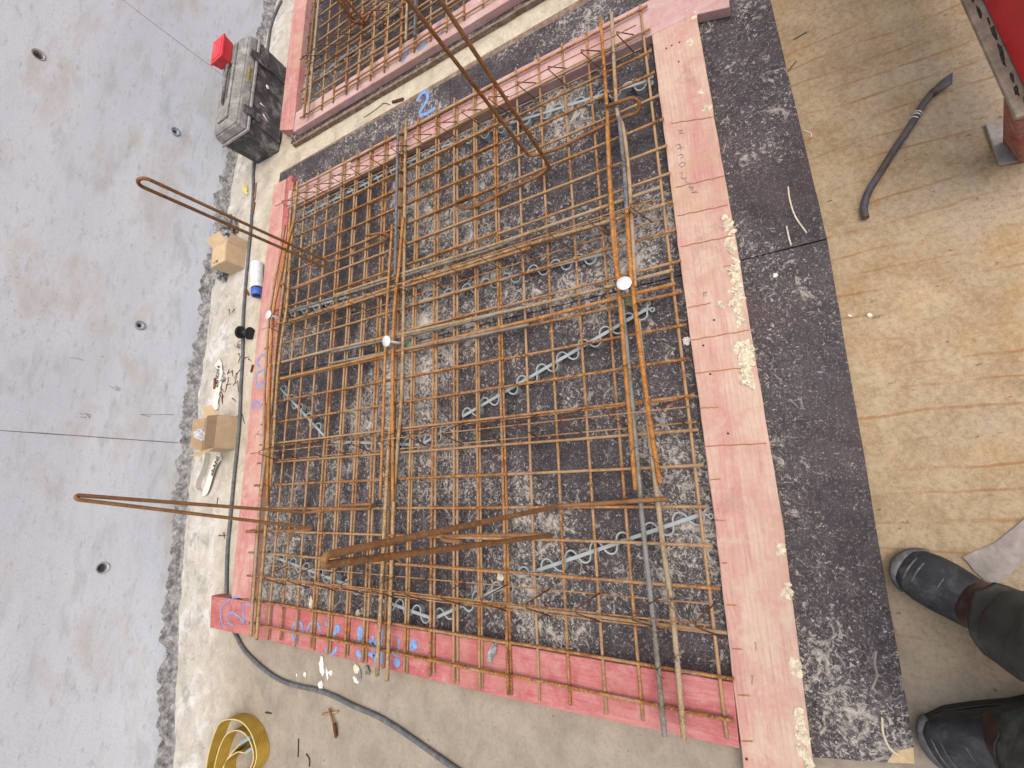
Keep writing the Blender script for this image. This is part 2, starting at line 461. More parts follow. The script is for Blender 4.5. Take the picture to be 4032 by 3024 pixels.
MAT['black'] = m_flat('black plastic', (0.012, 0.012, 0.013), 0.45, 0.3, 40)
MAT['red_box'] = m_flat('red plastic', (0.60, 0.035, 0.045), 0.4, 0.12, 30, dirt=(0.62, 0.20, 0.20), damt=0.3)
MAT['card'] = m_flat('cardboard', (0.50, 0.375, 0.235), 0.9, 0.10, 25, dirt=(0.42, 0.30, 0.18), damt=0.35)
MAT['card_shaded'] = m_flat('cardboard shaded kraft', (0.36, 0.26, 0.165), 0.9, 0.10, 25)  # darker copy of the cardboard: shade put into the colour of one flap
MAT['ink'] = m_flat('brown ink', (0.13, 0.085, 0.06), 0.9, 0.3, 60)
MAT['ink_black'] = m_flat('black ink', (0.015, 0.015, 0.016), 0.8, 0.2, 60)
MAT['white'] = m_flat('white label', (0.66, 0.68, 0.70), 0.5, 0.10, 40, dirt=(0.45, 0.46, 0.48), damt=0.5)
MAT['blue_cap'] = m_flat('blue cap', (0.05, 0.12, 0.46), 0.4, 0.12, 40)
MAT['strap_white'] = m_flat('white webbing', (0.68, 0.65, 0.58), 0.9, 0.08, 80, dirt=(0.50, 0.45, 0.36), damt=0.4)
MAT['pad'] = m_flat('grey blue pad', (0.22, 0.27, 0.31), 0.8, 0.1, 60)
MAT['yellow_ink'] = m_flat('yellow print', (0.50, 0.38, 0.05), 0.7, 0.2, 90)
MAT['paper'] = m_flat('grey felt strip', (0.27, 0.24, 0.215), 0.95, 0.25, 28, dirt=(0.17, 0.15, 0.135), damt=0.6, bs=0.7)
MAT['boot'] = m_flat('worn black boot', (0.020, 0.021, 0.023), 0.55, 0.5, 30, dirt=(0.10, 0.10, 0.098), damt=0.6)
MAT['boot_toe'] = m_flat('scuffed toe rubber', (0.065, 0.065, 0.068), 0.55, 0.4, 45, dirt=(0.22, 0.215, 0.20), damt=0.6)
MAT['boot_brown'] = m_flat('dark brown leather', (0.048, 0.023, 0.018), 0.45, 0.4, 25, dirt=(0.10, 0.07, 0.06), damt=0.5)
MAT['trousers'] = m_flat('dark olive work trousers', (0.045, 0.047, 0.037), 0.95, 0.4, 14, dirt=(0.15, 0.15, 0.135), damt=0.65)
MAT['trouser_cuff'] = m_flat('blue grey lining', (0.055, 0.075, 0.085), 0.85, 0.35, 20)
MAT['skin'] = m_flat('skin', (0.45, 0.27, 0.20), 0.6, 0.08, 20)
MAT['red_paint'] = m_flat('red painted steel', (0.62, 0.026, 0.030), 0.42, 0.12, 12, dirt=(0.30, 0.03, 0.03), damt=0.4)
MAT['steel_dirty'] = m_flat('mortar splashed steel', (0.30, 0.25, 0.18), 0.85, 0.3, 40, dirt=(0.09, 0.065, 0.045), damt=0.45)
MAT['steel_plate'] = m_flat('dusty steel plate', (0.30, 0.275, 0.235), 0.8, 0.25, 40, dirt=(0.45, 0.42, 0.38), damt=0.5)
MAT['steel_post'] = m_flat('rusty red post', (0.28, 0.085, 0.06), 0.8, 0.4, 45, dirt=(0.34, 0.28, 0.20), damt=0.6)
MAT['crowbar'] = m_flat('worn crowbar steel', (0.085, 0.065, 0.055), 0.55, 0.5, 40, 0.2, dirt=(0.055, 0.075, 0.14), damt=0.6)
MAT['sleeve'] = m_flat('grey plastic sleeve', (0.26, 0.29, 0.31), 0.5, 0.2, 60)
MAT['hole'] = m_flat('hole lining', (0.12, 0.12, 0.115), 0.9, 0.3, 60)
MAT['pencil'] = m_flat('pencil', (0.16, 0.14, 0.17), 0.8, 0.2, 90)
MAT['wallmark'] = m_flat('grey crayon', (0.24, 0.24, 0.25), 0.8, 0.2, 90)

def m_spray():
    m = new_mat('blue spray paint'); t = NT(m)
    n = t.noise(70, 5, 0.75)
    c = t.mix(t.step(n, 0.4, 0.65), (0.11, 0.20, 0.42), (0.22, 0.35, 0.56))
    t.out(c, 0.6, n, 0.2, 0.002, spec=0.3)
    al = t.step(t.noise(55, 5, 0.75, vec=t.map(loc=(2, 3, 4))), 0.26, 0.42)
    t._in(t.b.inputs['Alpha'], al)
    return m
MAT['spray'] = m_spray()

def m_yellow():
    m = new_mat('yellow sling webbing'); t = NT(m)
    wv = t.wave(36, 0.6, 2, 2, 'Z'); n = t.noise(10, 5, 0.65); f = t.noise(220, 2)
    c = t.mix(t.step(n, 0.3, 0.7), (0.30, 0.185, 0.025), (0.56, 0.38, 0.065))
    c = t.mix(t.math('MULTIPLY', t.step(wv, 0.86, 0.98), 0.65), c, (0.13, 0.08, 0.02))
    t.out(c, 0.85, f, 0.4, 0.002, spec=0.2)
    return m
MAT['sling'] = m_yellow()
MAT['sling_edge'] = m_flat('frayed sling edge', (0.56, 0.44, 0.20), 0.9, 0.15, 90)

# ------------------------------------------------------------------ the setting
fl = MB()
N = 64
fl.add([(0, 0, 0)] + [(40 * math.cos(2 * math.pi * i / N), 40 * math.sin(2 * math.pi * i / N), 0) for i in range(N)],
       [(0, i + 1, (i + 1) % N + 1) for i in range(N)])
fl.build('floor', MAT['floor'], kind='structure', origin=(0, 0, 0))

# curved tank wall, closed solid with four cone holes cut in
wall = MB()
WH = 2.3
a0, a1, ns = R(35), R(150), 230
vs = []
for i in range(ns + 1):
    a = a0 + (a1 - a0) * i / ns
    for r_, z_ in ((WR, -0.02), (WR, WH), (WR + 0.3, WH), (WR + 0.3, -0.02)):
        vs.append((WCX + r_ * math.cos(a), WCY + r_ * math.sin(a), z_))
fs = []
for i in range(ns):
    for k in range(4):
        k2 = (k + 1) % 4
        fs.append((i * 4 + k, i * 4 + k2, i * 4 + 4 + k2, i * 4 + 4 + k))
fs += [(3, 2, 1, 0), (ns * 4, ns * 4 + 1, ns * 4 + 2, ns * 4 + 3)]
wall.add(vs, fs)
wo = wall.build('concrete_wall', MAT['wall'], origin=(WCX, WCY + WR, 0))
tag(wo, 'tall curved grey concrete tank wall with tie holes and crumbled foot', 'wall')

HOLES = [(152, 215, 0.021, 0), (690, 518, 0.013, 1), (550, 1281, 0.013, 1), (405, 2236, 0.022, 0)]
cut = MB()
hole_info = []
for hx, hy, hr, sl in HOLES:
    p = wpt(hx, hy)
    nrm = Vector((WCX - p.x, WCY - p.y, 0)).normalized()       # into the tank
    cut.tube([p + nrm * 0.05, p - nrm * 0.001, p - nrm * 0.12], [hr * 1.12, hr, hr * 0.85], 20)
    hole_info.append((p, nrm, hr, sl))
co = cut.build('cutter', MAT['hole'])
md = wo.modifiers.new('holes', 'BOOLEAN'); md.object = co; md.operation = 'DIFFERENCE'; md.solver = 'EXACT'
dg = bpy.context.evaluated_depsgraph_get()
me2 = bpy.data.meshes.new_from_object(wo.evaluated_get(dg))
wo.modifiers.clear(); wo.data = me2; me2.name = 'concrete_wall'
bpy.data.objects.remove(co, do_unlink=True)
for p, nrm, hr, sl in hole_info:
    sd = Vector((-nrm.y, nrm.x, 0)); up = Vector((0, 0, 1))
    def ring(r, d, n=24):
        return [p + nrm * d + (sd * math.cos(2 * math.pi * k / n) + up * math.sin(2 * math.pi * k / n)) * r for k in range(n)]
    m_ = MB()
    if sl:
        m_.loft([ring(hr * 2.15, 0.001), ring(hr * 2.0, 0.006), ring(hr * 1.35, 0.006), ring(hr * 1.1, -0.004), ring(hr * 0.7, -0.03)], caps=False)
        m_.build('tie_sleeve', MAT['sleeve'], wo)
    else:
        m_.loft([ring(hr * 1.30, 0.0005), ring(hr * 1.2, 0.003), ring(hr * 1.0, -0.002), ring(hr * 0.93, -0.05)], caps=False)
        m_.build('tie_sleeve', MAT['steel_plate'], wo)
# panel seams: thin fins of grout
for pa, pb in (((0, 1693), (790, 1751)), ((440, -20), (905, 308))):
    a = wpt(*pa); b = wpt(*pb)
    ang = math.atan2((a.y + b.y) / 2 - WCY, (a.x + b.x) / 2 - WCX)
    m_ = MB()
    n_ = 60
    rr = []
    for i in range(n_ + 1):
        z = 0.05 + (WH - 0.06) * i / n_
        j = 0.0012 * mnoise.noise(Vector((z * 14, ang * 7, 0)))
        wdt = (0.0045 if pa[0] == 0 else 0.0022) * (1 + 0.6 * mnoise.noise(Vector((z * 6, 3, ang))))
        rw = WR + 0.001
        def pt(da, dr): return (WCX + (rw - dr) * math.cos(ang + da / WR), WCY + (rw - dr) * math.sin(ang + da / WR), z)
        rr.append([pt(j - wdt, 0), pt(j, 0.003), pt(j + wdt, 0)])
    m_.loft(rr, closed=False, smooth=False)
    m_.build('panel_seam', m_flat('grout seam', (0.19, 0.19, 0.20), 0.9, 0.2, 50), wo)
# crayon scribbles on the wall
def wall_strokes(name, strokes, w, mat):
    m_ = MB()
    for st in strokes:
        m_.tube([wpt(*A01(*q), off=0.001) for q in st], w, 4)
    return m_.build(name, mat, wo)
wall_strokes('crayon_mark', [[(705, 842), (735, 852)], [(735, 852), (755, 872)], [(750, 840), (765, 868)], [(762, 850), (782, 858)], [(758, 868), (780, 874)]], 0.0011, MAT['wallmark'])
wall_strokes('crayon_mark', [[(515, 1022), (548, 1026)], [(520, 1042), (560, 1048)], [(550, 1020), (590, 1030)], [(565, 1034), (590, 1042)], [(560, 1020), (582, 1055)]], 0.0011, MAT['wallmark'])
wall_strokes('crayon_mark', [[(1125, 1027), (910, 1028)], [(910, 1028), (975, 1042)], [(910, 1028), (935, 1024)]], 0.0010, MAT['wallmark'])
wall_strokes('crayon_mark', [[(445, 658), (500, 664), (545, 676)], [(650, 655), (672, 650)]], 0.0008, MAT['wallmark'])

# crumbled mortar along the foot of the wall
rd = MB()
nu, nv = 900, 16
grid = []
for i in range(nu + 1):
    a = R(60) + (R(112) - R(60)) * i / nu
    s_ = a * WR
    wid = 0.070 + 0.03 * mnoise.noise(Vector((s_ * 2.2, 1, 0))) + 0.02 * mnoise.noise(Vector((s_ * 9, 4, 0)))
    top = 0.050 + 0.035 * mnoise.noise(Vector((s_ * 3.1, 8, 0))) + 0.03 * mnoise.noise(Vector((s_ * 11, 9, 0)))
    row = []
    for j in range(nv + 1):
        u = j / nv
        d = -0.004 + (wid + 0.004) * u
        h = max(0, top) * (1 - u) ** 1.3 if u < 0.55 else max(0, top) * 0.30 * (1 - u) / 0.45
        q = Vector((s_, u * 0.15, 0))
        rg = mnoise.turbulence(q * 26, 4, False) - 0.35
        h += 0.024 * rg * (1 if 0.05 < u < 0.65 else 0.25) * (1 - u * 0.7)
        if u > 0.5: h += 0.004 * math.sin(s_ * 260 + 3 * mnoise.noise(q * 5)) * (1 - u) * 2
        if j == nv: h = -0.004
        r_ = WR - d + 0.010 * mnoise.noise(q * 31)
        row.append((WCX + r_ * math.cos(a), WCY + r_ * math.sin(a), max(h, -0.004)))
    grid.append(row)
rd.loft(grid, closed=False, smooth=False)
rd.build('mortar_foot', MAT['ridge'], wo)

# rubble lumps of mortar beside the box
for i, (px, py, s_) in enumerate([(B1(480, 1000)[0], B1(480, 1000)[1], 0.052), (B2(455, 985)[0], B2(455, 985)[1], 0.03)]):
    p = g(px, py, 0.02)
    m_ = MB(); m_.blob((p.x, p.y - 0.05, 0.03), s_ * 1.3, s_ * 0.8, s_, 5 + i, 0.2, 4, 0.9, 2.6, smooth=False)
    o = m_.build('mortar_lump', MAT['ridge'])
    tag(o, ['big crumbly grey mortar lump behind the open cardboard box at the wall', 'small grey mortar lump below the tipped cardboard box at the wall'][i], 'mortar lump')

# ------------------------------------------------------------------ formwork of the near slab
PZ = 0.020      # top of plywood
BZ = 0.056      # top of the boards
form = thing('slab_formwork', 'large dark plywood slab form framed with pink boards, mesh inside', 'formwork', (0.6, 1.1, 0))

def v2(p): return (p.x, p.y)
def lerp2(a, b, t): return (a[0] + (b[0] - a[0]) * t, a[1] + (b[1] - a[1]) * t)
def wavy(poly_edge_a, poly_edge_b, n, amp, seed):
    out = []
    for i in range(n):
        t = i / n
        p = lerp2(poly_edge_a, poly_edge_b, t)
        dx, dy = poly_edge_b[0] - poly_edge_a[0], poly_edge_b[1] - poly_edge_a[1]
        L = math.hypot(dx, dy)
        k = amp * mnoise.noise(Vector((t * L * 14, seed, 0))) if 0 < i else 0
        out.append((p[0] - dy / L * k, p[1] + dx / L * k))
    return out
def ragged(corners, amp=0.002, seed=0, step=0.04):
    out = []
    n = len(corners)
    for i in range(n):
        a, b = corners[i], corners[(i + 1) % n]
        L = math.hypot(b[0] - a[0], b[1] - a[1])
        out += wavy(a, b, max(1, int(L / step)), amp, seed + i * 3.7)
    return out

def board(name, corners, z0, z1, mats, parent, amp=0.0018, seed=0, twist=0.0):
    m_ = MB()
    poly = ragged(corners, amp, seed)
    n = len(poly)
    m_.prism(poly, z0, z1)
    return m_.build(name, mats, parent, bevel=0.0025)

# plywood: near-lower, near-upper, far-lower, far-upper sheets with open seams
def col_pt(px, py): return v2(g(px, py, PZ))
seamY = g(1764, 1860, PZ).y                       # seam that runs lengthwise
J1 = col_pt(3252, 942); J2 = col_pt(2061, 1239)   # joint that runs crosswise
jx = lambda y: J1[0] + (J2[0] - J1[0]) * (y - J1[1]) / (J2[1] - J1[1])
xtop = 1.895; xbot = -0.545; ynear = -0.243; yfar = 2.300
def ply_sheet(c, seed):
    m_ = MB(); m_.prism(ragged(c, 0.0012, seed), 0.0005, PZ)
    o = m_.build('plywood_sheet', [MAT['ply']], form)
    return o
gp = 0.0022
ply_sheet([(jx(ynear) + gp, ynear), (xtop, ynear + 0.02), (xtop, seamY - gp / 2), (jx(seamY) + gp, seamY - gp / 2)], 1)
ply_sheet([(jx(seamY) + gp, seamY + gp / 2), (xtop, seamY + gp / 2), (xtop, yfar), (jx(yfar) + gp, yfar)], 2)
ply_sheet([(jx(seamY) - gp, seamY + gp / 2), (jx(yfar) - gp, yfar), (xbot, yfar - 0.03), (xbot, seamY + gp / 2)], 4)
# the near lower sheet has a broken corner
ca = col_pt(3598, 2964); cb = col_pt(3200, 2982)
ply_sheet([(jx(ynear) - gp, ynear), (jx(seamY) - gp, seamY - gp / 2), (xbot, seamY - gp / 2), (xbot, 0.10), cb,
           v2(g(*A32(560, 1610), PZ)), v2(g(*A32(770, 1625), PZ)), v2(g(*A32(815, 1555), PZ)), v2(g(*A32(945, 1525), PZ))], 3)
m_ = MB(); m_.prism(ragged([v2(g(*A32(778, 1632), PZ)), v2(g(*A32(815, 1560), PZ)), v2(g(*A32(948, 1530), PZ)), v2(g(*A32(955, 1640), PZ))], 0.001, 5, 0.02), 0.0005, PZ - 0.006)
m_.build('bare_corner', MAT['ply_bare'], form)
# extra strip of plywood that sticks out beyond the top board towards the far end of the picture
m_ = MB(); m_.prism(ragged([(1.897, 0.20), (1.897, yfar), (1.905, yfar), (1.935, 0.20)], 0.001, 7), 0.0005, PZ - 0.001)
m_.build('plywood_edge', MAT['ply_edge'], form)

# boards
near_b = board('side_board', [v2(g(2566, 137, BZ)), v2(g(2742, 55, BZ)), v2(g(2909, 1008, BZ)), v2(g(3024, 1707, BZ)), v2(g(3076, 2016, BZ)), v2(g(3206, 3024, BZ)), v2(g(3240, 3260, BZ)), v2(g(2962, 3290, BZ)), v2(g(2927, 3024, BZ)), v2(g(2809, 2016, BZ)), v2(g(2675, 1008, BZ))], PZ + 0.0005, BZ, MAT['board_pale'], form, 0.0022, 11)
top_b = board('side_board', [v2(g(1136, 752, BZ)), v2(g(2016, 284, BZ)), v2(g(2520, 18, BZ)), v2(g(2860, -150, BZ)), v2(g(2873, 27, BZ)), v2(g(2738, 58, BZ)), v2(g(2572, 134, BZ)), v2(g(2016, 393, BZ)), v2(g(1130, 822, BZ))], PZ + 0.0005, BZ, MAT['board_pinkY'], form, 0.0012, 21)
left_b = board('side_board', [(1.790, 2.290), (0.7, 2.287), (-0.448, 2.262), (-0.448, 2.115), (0.7, 2.150), (1.790, 2.178)], PZ - 0.018, BZ, MAT['board_pinkX'], form, 0.002, 31)
m_ = MB(); m_.prism(ragged([(1.800, 2.176), (0.9, 2.160), (0.3, 2.146), (0.3, 2.142), (0.9, 2.128), (1.800, 2.132)], 0.002, 33), PZ + 0.0005, BZ - 0.006)
m_.build('wane_edge', MAT['board_redX'], left_b, bevel=0.003)
bot_b = board('side_board', [v2(g(832, 2345, BZ)), v2(g(907, 2357, BZ)), v2(g(1026, 2374, BZ)), v2(g(2016, 2543, BZ)), v2(g(2885, 2687, BZ)), v2(g(2912, 2949, BZ)), v2(g(2016, 2754, BZ)), v2(g(1008, 2511, BZ)), v2(g(826, 2472, BZ))], 0.001, BZ, MAT['board_red'], form, 0.0022, 41)
near_b['label'] = 'wide pale pink board crusted with mortar'
top_b['label'] = 'pale pink crosswise board under the mesh ends'
left_b['label'] = 'pink board with a dark red wane edge'
bot_b['label'] = 'deep red board with blue paint marks'

# dried mortar crust on the near board
def crust(parent, pts, wid, zb, seed, hgt=0.006):
    m_ = MB()
    for i, (px, py) in enumerate(pts):
        p = g(px, py, zb)
        for k in range(7):
            q = Vector((p.x + random.gauss(0, wid * 0.55), p.y + random.gauss(0, wid * 0.30), zb))
            m_.blob((q.x, q.y, zb), wid * random.uniform(0.35, 0.8), wid * random.uniform(0.28, 0.5), hgt * random.uniform(0.5, 1.2), seed + i * 7 + k, random.uniform(0, 3), 3, 0.8, 2.4, smooth=False)
    return m_.build('mortar_crust', MAT['crust'], parent)
crust(near_b, [A20(1385, 1420), A20(1395, 1480), A20(1415, 1560), A20(1430, 1620)], 0.016, BZ, 3)
crust(near_b, [A21(1440, 90), A21(1450, 160), A21(1455, 230), A21(1455, 310), A21(1480, 390)], 0.018, BZ, 9)
crust(near_b, [A21(1500, 580), A21(1505, 640), A21(1520, 690)], 0.020, BZ, 15)
crust(near_b, [A21(1520, 760), A21(1525, 800)], 0.018, BZ, 19)
crust(near_b, [A20(1180, 120), A20(1150, 280), A20(1220, 600), A20(1260, 700)], 0.012, BZ, 23, 0.003)
crust(near_b, [A32(90, 250), A32(110, 520), A32(185, 1000), A32(205, 1320), A32(215, 1420), A32(220, 1530), A32(245, 1600)], 0.015, BZ, 27, 0.004)
crust(near_b, [A21(1355, 320)], 0.010, BZ, 31, 0.006)
# pencil writing on the near board
def strokes(name, parent, q, sts, w, z, mat, k=4):
    m_ = MB()
    for st in sts:
        pts = [g(*q(*p), z) for p in st]
        if len(pts) > 2: pts = smooth_path(pts, k)
        m_.ribbon(pts, w, 0.0006, 0.0008)
    return m_.build(name, mat, parent)
strokes('pencil_writing', near_b, A20, [
    [(1075, 850), (1105, 842)], [(1105, 842), (1085, 868)], [(1085, 868), (1115, 862)],
    [(1060, 945), (1085, 935), (1095, 950)], [(1070, 965), (1110, 955)], [(1085, 935), (1095, 975)],
    [(1075, 1010), (1100, 1000), (1110, 1015), (1095, 1030)], [(1080, 1070), (1105, 1052), (1125, 1065), (1100, 1085), (1085, 1072)],
    [(1085, 1125), (1105, 1120), (1095, 1150), (1120, 1160)], [(1110, 1165), (1130, 1150), (1125, 1185), (1145, 1175)],
    [(1130, 1195), (1160, 1185), (1145, 1215), (1170, 1210)], [(1150, 1235), (1175, 1215), (1165, 1250), (1200, 1235)], [(1165, 1250), (1205, 1248)]], 0.0014, BZ, MAT['pencil'], 3)
strokes('pencil_writing', near_b, A21, [[(1240, 235), (1245, 262)], [(1240, 240), (1265, 232)], [(1255, 236), (1258, 262)]], 0.0014, BZ, MAT['pencil'])
strokes('pencil_writing', near_b, A22, [[(1570, 845), (1580, 850), (1580, 900)], [(1548, 1060), (1556, 1068), (1556, 1120)], [(1556, 1066), (1568, 1060)]], 0.0014, BZ, MAT['pencil'])
# rust stains where bars lay across the board
m_ = MB()
for a, b in [((1070, 1400), (1395, 1330)), ((1090, 1600), (1420, 1530)), ((1060, 1215), (1380, 1140)), ((1030, 800), (1300, 760))]:
    m_.ribbon([g(*A20(a[0] + (b[0] - a[0]) * i / 8, a[1] + (b[1] - a[1]) * i / 8 + 3 * math.sin(i * 2.3)), BZ) for i in range(9)], 0.0030, 0.0005, 0.0006)
for a, b in [((1140, 335), (1290, 305)), ((1160, 545), (1540, 480)), ((1185, 760), (1580, 715)), ((1215, 985), (1340, 980)), ((1250, 1232), (1650, 1215)), ((1285, 1450), (1350, 1445)), ((1370, 70), (1470, 50))]:
    m_.ribbon([g(*A21(a[0] + (b[0] - a[0]) * i / 8, a[1] + (b[1] - a[1]) * i / 8 + 3 * math.sin(i * 2.3)), BZ) for i in range(9)], 0.0030, 0.0005, 0.0006)
for a, b in [((1315, 52), (1380, 55)), ((1360, 330), (1395, 330)), ((1385, 600), (1455, 605)), ((1425, 885), (1490, 890)), ((1460, 1185), (1540, 1190)), ((1490, 1485), (1560, 1485))]:
    m_.ribbon([g(*A22(a[0] + (b[0] - a[0]) * i / 4, a[1] + (b[1] - a[1]) * i / 4), BZ) for i in range(5)], 0.0032, 0.0005, 0.0006)
m_.build('rust_stain', m_flat('rust stain', (0.30, 0.13, 0.06), 0.9, 0.3, 60), near_b)
# nail heads and dents in the near board
m_ = MB()
for q, x, y in [(A20, 1000, 315), (A20, 1035, 295), (A20, 1085, 275), (A20, 1080, 400), (A21, 1310, 415), (A21, 1240, 580), (A21, 1285, 765), (A21, 1400, 1150), (A22, 1520, 1600)]:
    p = g(*q(x, y), BZ); m_.tube([p + Vector((0, 0, -0.002)), p + Vector((0, 0, 0.0009))], 0.0032, 8)
m_.build('nail_head', MAT['tie'], near_b)

# blue paint on the red board, the left board and the plywood
def blot(m_, q, x, y, rx, z, ry=None):
    p = g(*q(x, y), z)
    poly = []
    for k in range(18):
        a = 2 * math.pi * k / 18
        rr = 1 + 0.18 * mnoise.noise(Vector((math.cos(a) * 1.5 + x, math.sin(a) * 1.5 + y, 0)))
        poly.append((p.x + (ry or rx) * rr * math.cos(a), p.y + rx * rr * math.sin(a)))
    m_.prism(poly, z + 0.0006, z + 0.0015)
def paint(name, parent, q, sts, z, blots=()):
    m_ = MB()
    for w, st in sts:
        pts = [g(*q(*p), z) for p in st]
        if len(pts) > 2: pts = smooth_path(pts, 5)
        m_.ribbon(pts, w, 0.0006, 0.0008)
    for b in blots: blot(m_, q, *b)
    return m_.build(name, MAT['spray'], parent)
paint('paint_mark', bot_b, M1, [(0.011, [(660, 700), (640, 620), (655, 520), (710, 465), (760, 520), (770, 610)]), (0.010, [(670, 690), (720, 690)]),
      (0.010, [(820, 590), (850, 510), (890, 480), (960, 500), (990, 590)]), (0.010, [(1060, 470), (1065, 520)]),
      (0.013, [(1210, 560), (1160, 610), (1135, 690)]), (0.011, [(1050, 790), (1060, 850)]), (0.013, [(1105, 865), (1160, 845), (1195, 780)]),
      (0.016, [(1490, 530), (1495, 640), (1440, 740)]), (0.012, [(1580, 690), (1660, 760), (1760, 800)]), (0.013, [(1760, 570), (1740, 700), (1750, 990)]),
      (0.012, [(1640, 640), (1650, 850), (1680, 980)]), (0.012, [(1570, 860), (1660, 900)]), (0.010, [(1860, 780), (1890, 860), (1970, 890)]), (0.008, [(1965, 670), (1960, 860)]),
      (0.008, [(2140, 780), (2100, 830)])], BZ,
      [(1200, 555, 0.016, BZ), (1475, 590, 0.014, BZ, 0.02), (1465, 870, 0.014, BZ), (1940, 975, 0.015, BZ), (2145, 755, 0.017, BZ), (1700, 740, 0.016, BZ)])
paint('paint_mark', bot_b, A02, [(0.007, [(1490, 562), (1450, 600), (1430, 650), (1440, 720), (1460, 745)]), (0.0075, [(1510, 735), (1480, 715), (1475, 675), (1500, 650), (1535, 665), (1570, 700), (1590, 722)]),
      (0.0075, [(1590, 725), (1578, 660), (1580, 590)]), (0.006, [(1578, 600), (1620, 595), (1630, 620)])], BZ)
paint('paint_mark', left_b, B3, [(0.012, [(1215, 815), (1150, 840), (1105, 910), (1105, 985), (1140, 1000)]), (0.012, [(1205, 1075), (1130, 1090), (1080, 1150), (1070, 1240), (1110, 1330), (1170, 1300), (1195, 1200)])], BZ)
paint('paint_mark', left_b, B4, [(0.012, [(1235, 265), (1215, 200), (1260, 130), (1310, 140), (1330, 200), (1375, 230)])], BZ)
paint('paint_mark', left_b, A02, [(0.009, [(1505, 555), (1545, 550)])], BZ)
paint('paint_mark', form, A10, [(0.021, [(1045, 655), (1075, 605), (1108, 600), (1112, 640), (1085, 690), (1058, 735)]), (0.020, [(1055, 752), (1110, 735), (1165, 700)])], PZ)
# loose splinters on plywood
# ------------------------------------------------------------------ welded meshes in the near form
T_ = {0: (2520, 22), 2: (2308, 125), 3: (2212, 172), 4: (2119, 222), 5: (2031, 268), 6: (1941, 315), 7: (1865, 343), 8: (1789, 387), 9: (1718, 425), 10: (1647, 453), 11: (1582, 495), 12: (1518, 530), 13: (1461, 565), 14: (1406, 595), 15: (1352, 622), 16: (1301, 653), 17: (1254, 680), 18: (1208, 711), 19: (1165, 735)}
B_ = {0: (2861, 2906), 2: (2532, 2837), 3: (2388, 2813), 4: (2246, 2777), 5: (2124, 2758), 6: (2001, 2736), 7: (1889, 2718), 8: (1786, 2690), 9: (1692, 2666), 10: (1592, 2648), 11: (1510, 2632), 12: (1428, 2608), 13: (1357, 2590), 14: (1288, 2575), 15: (1222, 2552), 16: (1160, 2548), 17: (1103, 2521), 18: (1053, 2520), 19: (1000, 2498)}
Lr = [(1180, 737), (1180, 813), (1165, 876), (1160, 933), (1189, 983), (1146, 1069), (1140, 1138), (1090, 1223), (1160, 1267), (1057, 1369), (1076, 1440), (1084, 1502), (1048, 1589), (1044, 1669), (1039, 1750), (1029, 1824), (1018, 1911), (1010, 2003), (1004, 2089), (995, 2176), (989, 2268), (977, 2361), (997, 2455)]
Rr = [(2523, 36), (2532, 128), (2545, 210), (2557, 295), (2572, 386), (2584, 480), (2593, 586), (2605, 693), (2621, 802), (2636, 911), (2645, 1035), (2654, 1156), (2669, 1284), (2681, 1416), (2700, 1561), (2712, 1695), (2730, 1833), (2754, 1995), (2775, 2148), (2800, 2315), (2821, 2487), (2842, 2666), (2858, 2833)]
ZRu, ZRv, ZLu, ZLv = 0.0605, 0.0685, 0.0700, 0.0780
mesh_n = thing('welded_mesh', 'rusty welded wire mesh over the near half of the big form', 'rebar mesh', (1.0, 0.7, 0.06))
mesh_f = thing('welded_mesh', 'rusty welded wire mesh over the half of the big form next to the tank wall', 'rebar mesh', (1.0, 1.6, 0.076))

def bar_mesh(parent, a, b, r=0.0046, mat=None, name='bar', sag=0.0, n=8):
    L = (b - a).length
    k = max(2, int(L / 0.18))
    sd = random.random() * 50
    d = (b - a).normalized(); sd_v = Vector((-d.y, d.x, 0))
    pts = []
    for i in range(k + 1):
        t = i / k
        p = a.lerp(b, t) + sd_v * 0.0016 * mnoise.noise(Vector((t * L * 2.2, sd, 0)))
        pts.append(p)
    m_ = MB(); m_.tube(pts, r, n)
    return m_.build(name, mat or MAT['rust'], parent)

def ext(a, b, e0, e1):
    d = (b - a).normalized()
    return a - d * e0, b + d * e1
for c in T_:
    if c >= 6:
        a = g(*T_[c], ZLu); b = g(*B_[c], ZLu)
        bar_mesh(mesh_f, a, b)
        if c <= 15:
            off = -0.0065 + random.uniform(-0.003, 0.003)
            bar_mesh(mesh_n, Vector((a.x - 0.01, a.y + off, ZRu)), Vector((b.x + random.uniform(-0.01, 0.012), b.y + off, ZRu)))
    else:
        bar_mesh(mesh_n, g(*T_[c], ZRu), g(*B_[c], ZRu))
for r_ in range(23):
    a = g(*Lr[r_], ZLv); b = g(*Rr[r_], ZRv)
    a2, b2 = ext(a, b, 0.030 if r_ > 5 else 0.055, 0.022)
    # far sheet: from the left end to between the sixth and fifth bar
    yl = g(1985, 1861, ZLv).y
    t = (yl - a2.y) / (b2.y - a2.y)
    e = a2.lerp(b2, t)
    bar_mesh(mesh_f, Vector((a2.x, a2.y, ZLv)), Vector((e.x, e.y + random.uniform(-0.012, 0.012), ZLv)))
    ys = g(1660, 2050, ZRv).y if 16 <= r_ <= 20 else 1.62
    t = (ys - a2.y) / (b2.y - a2.y)
    e = a2.lerp(b2, t)
    o_ = random.uniform(-0.002, 0.004)
    bar_mesh(mesh_n, Vector((e.x + o_, e.y + random.uniform(-0.015, 0.015), ZRv)), Vector((b2.x, b2.y + random.uniform(-0.006, 0.004), ZRv)))

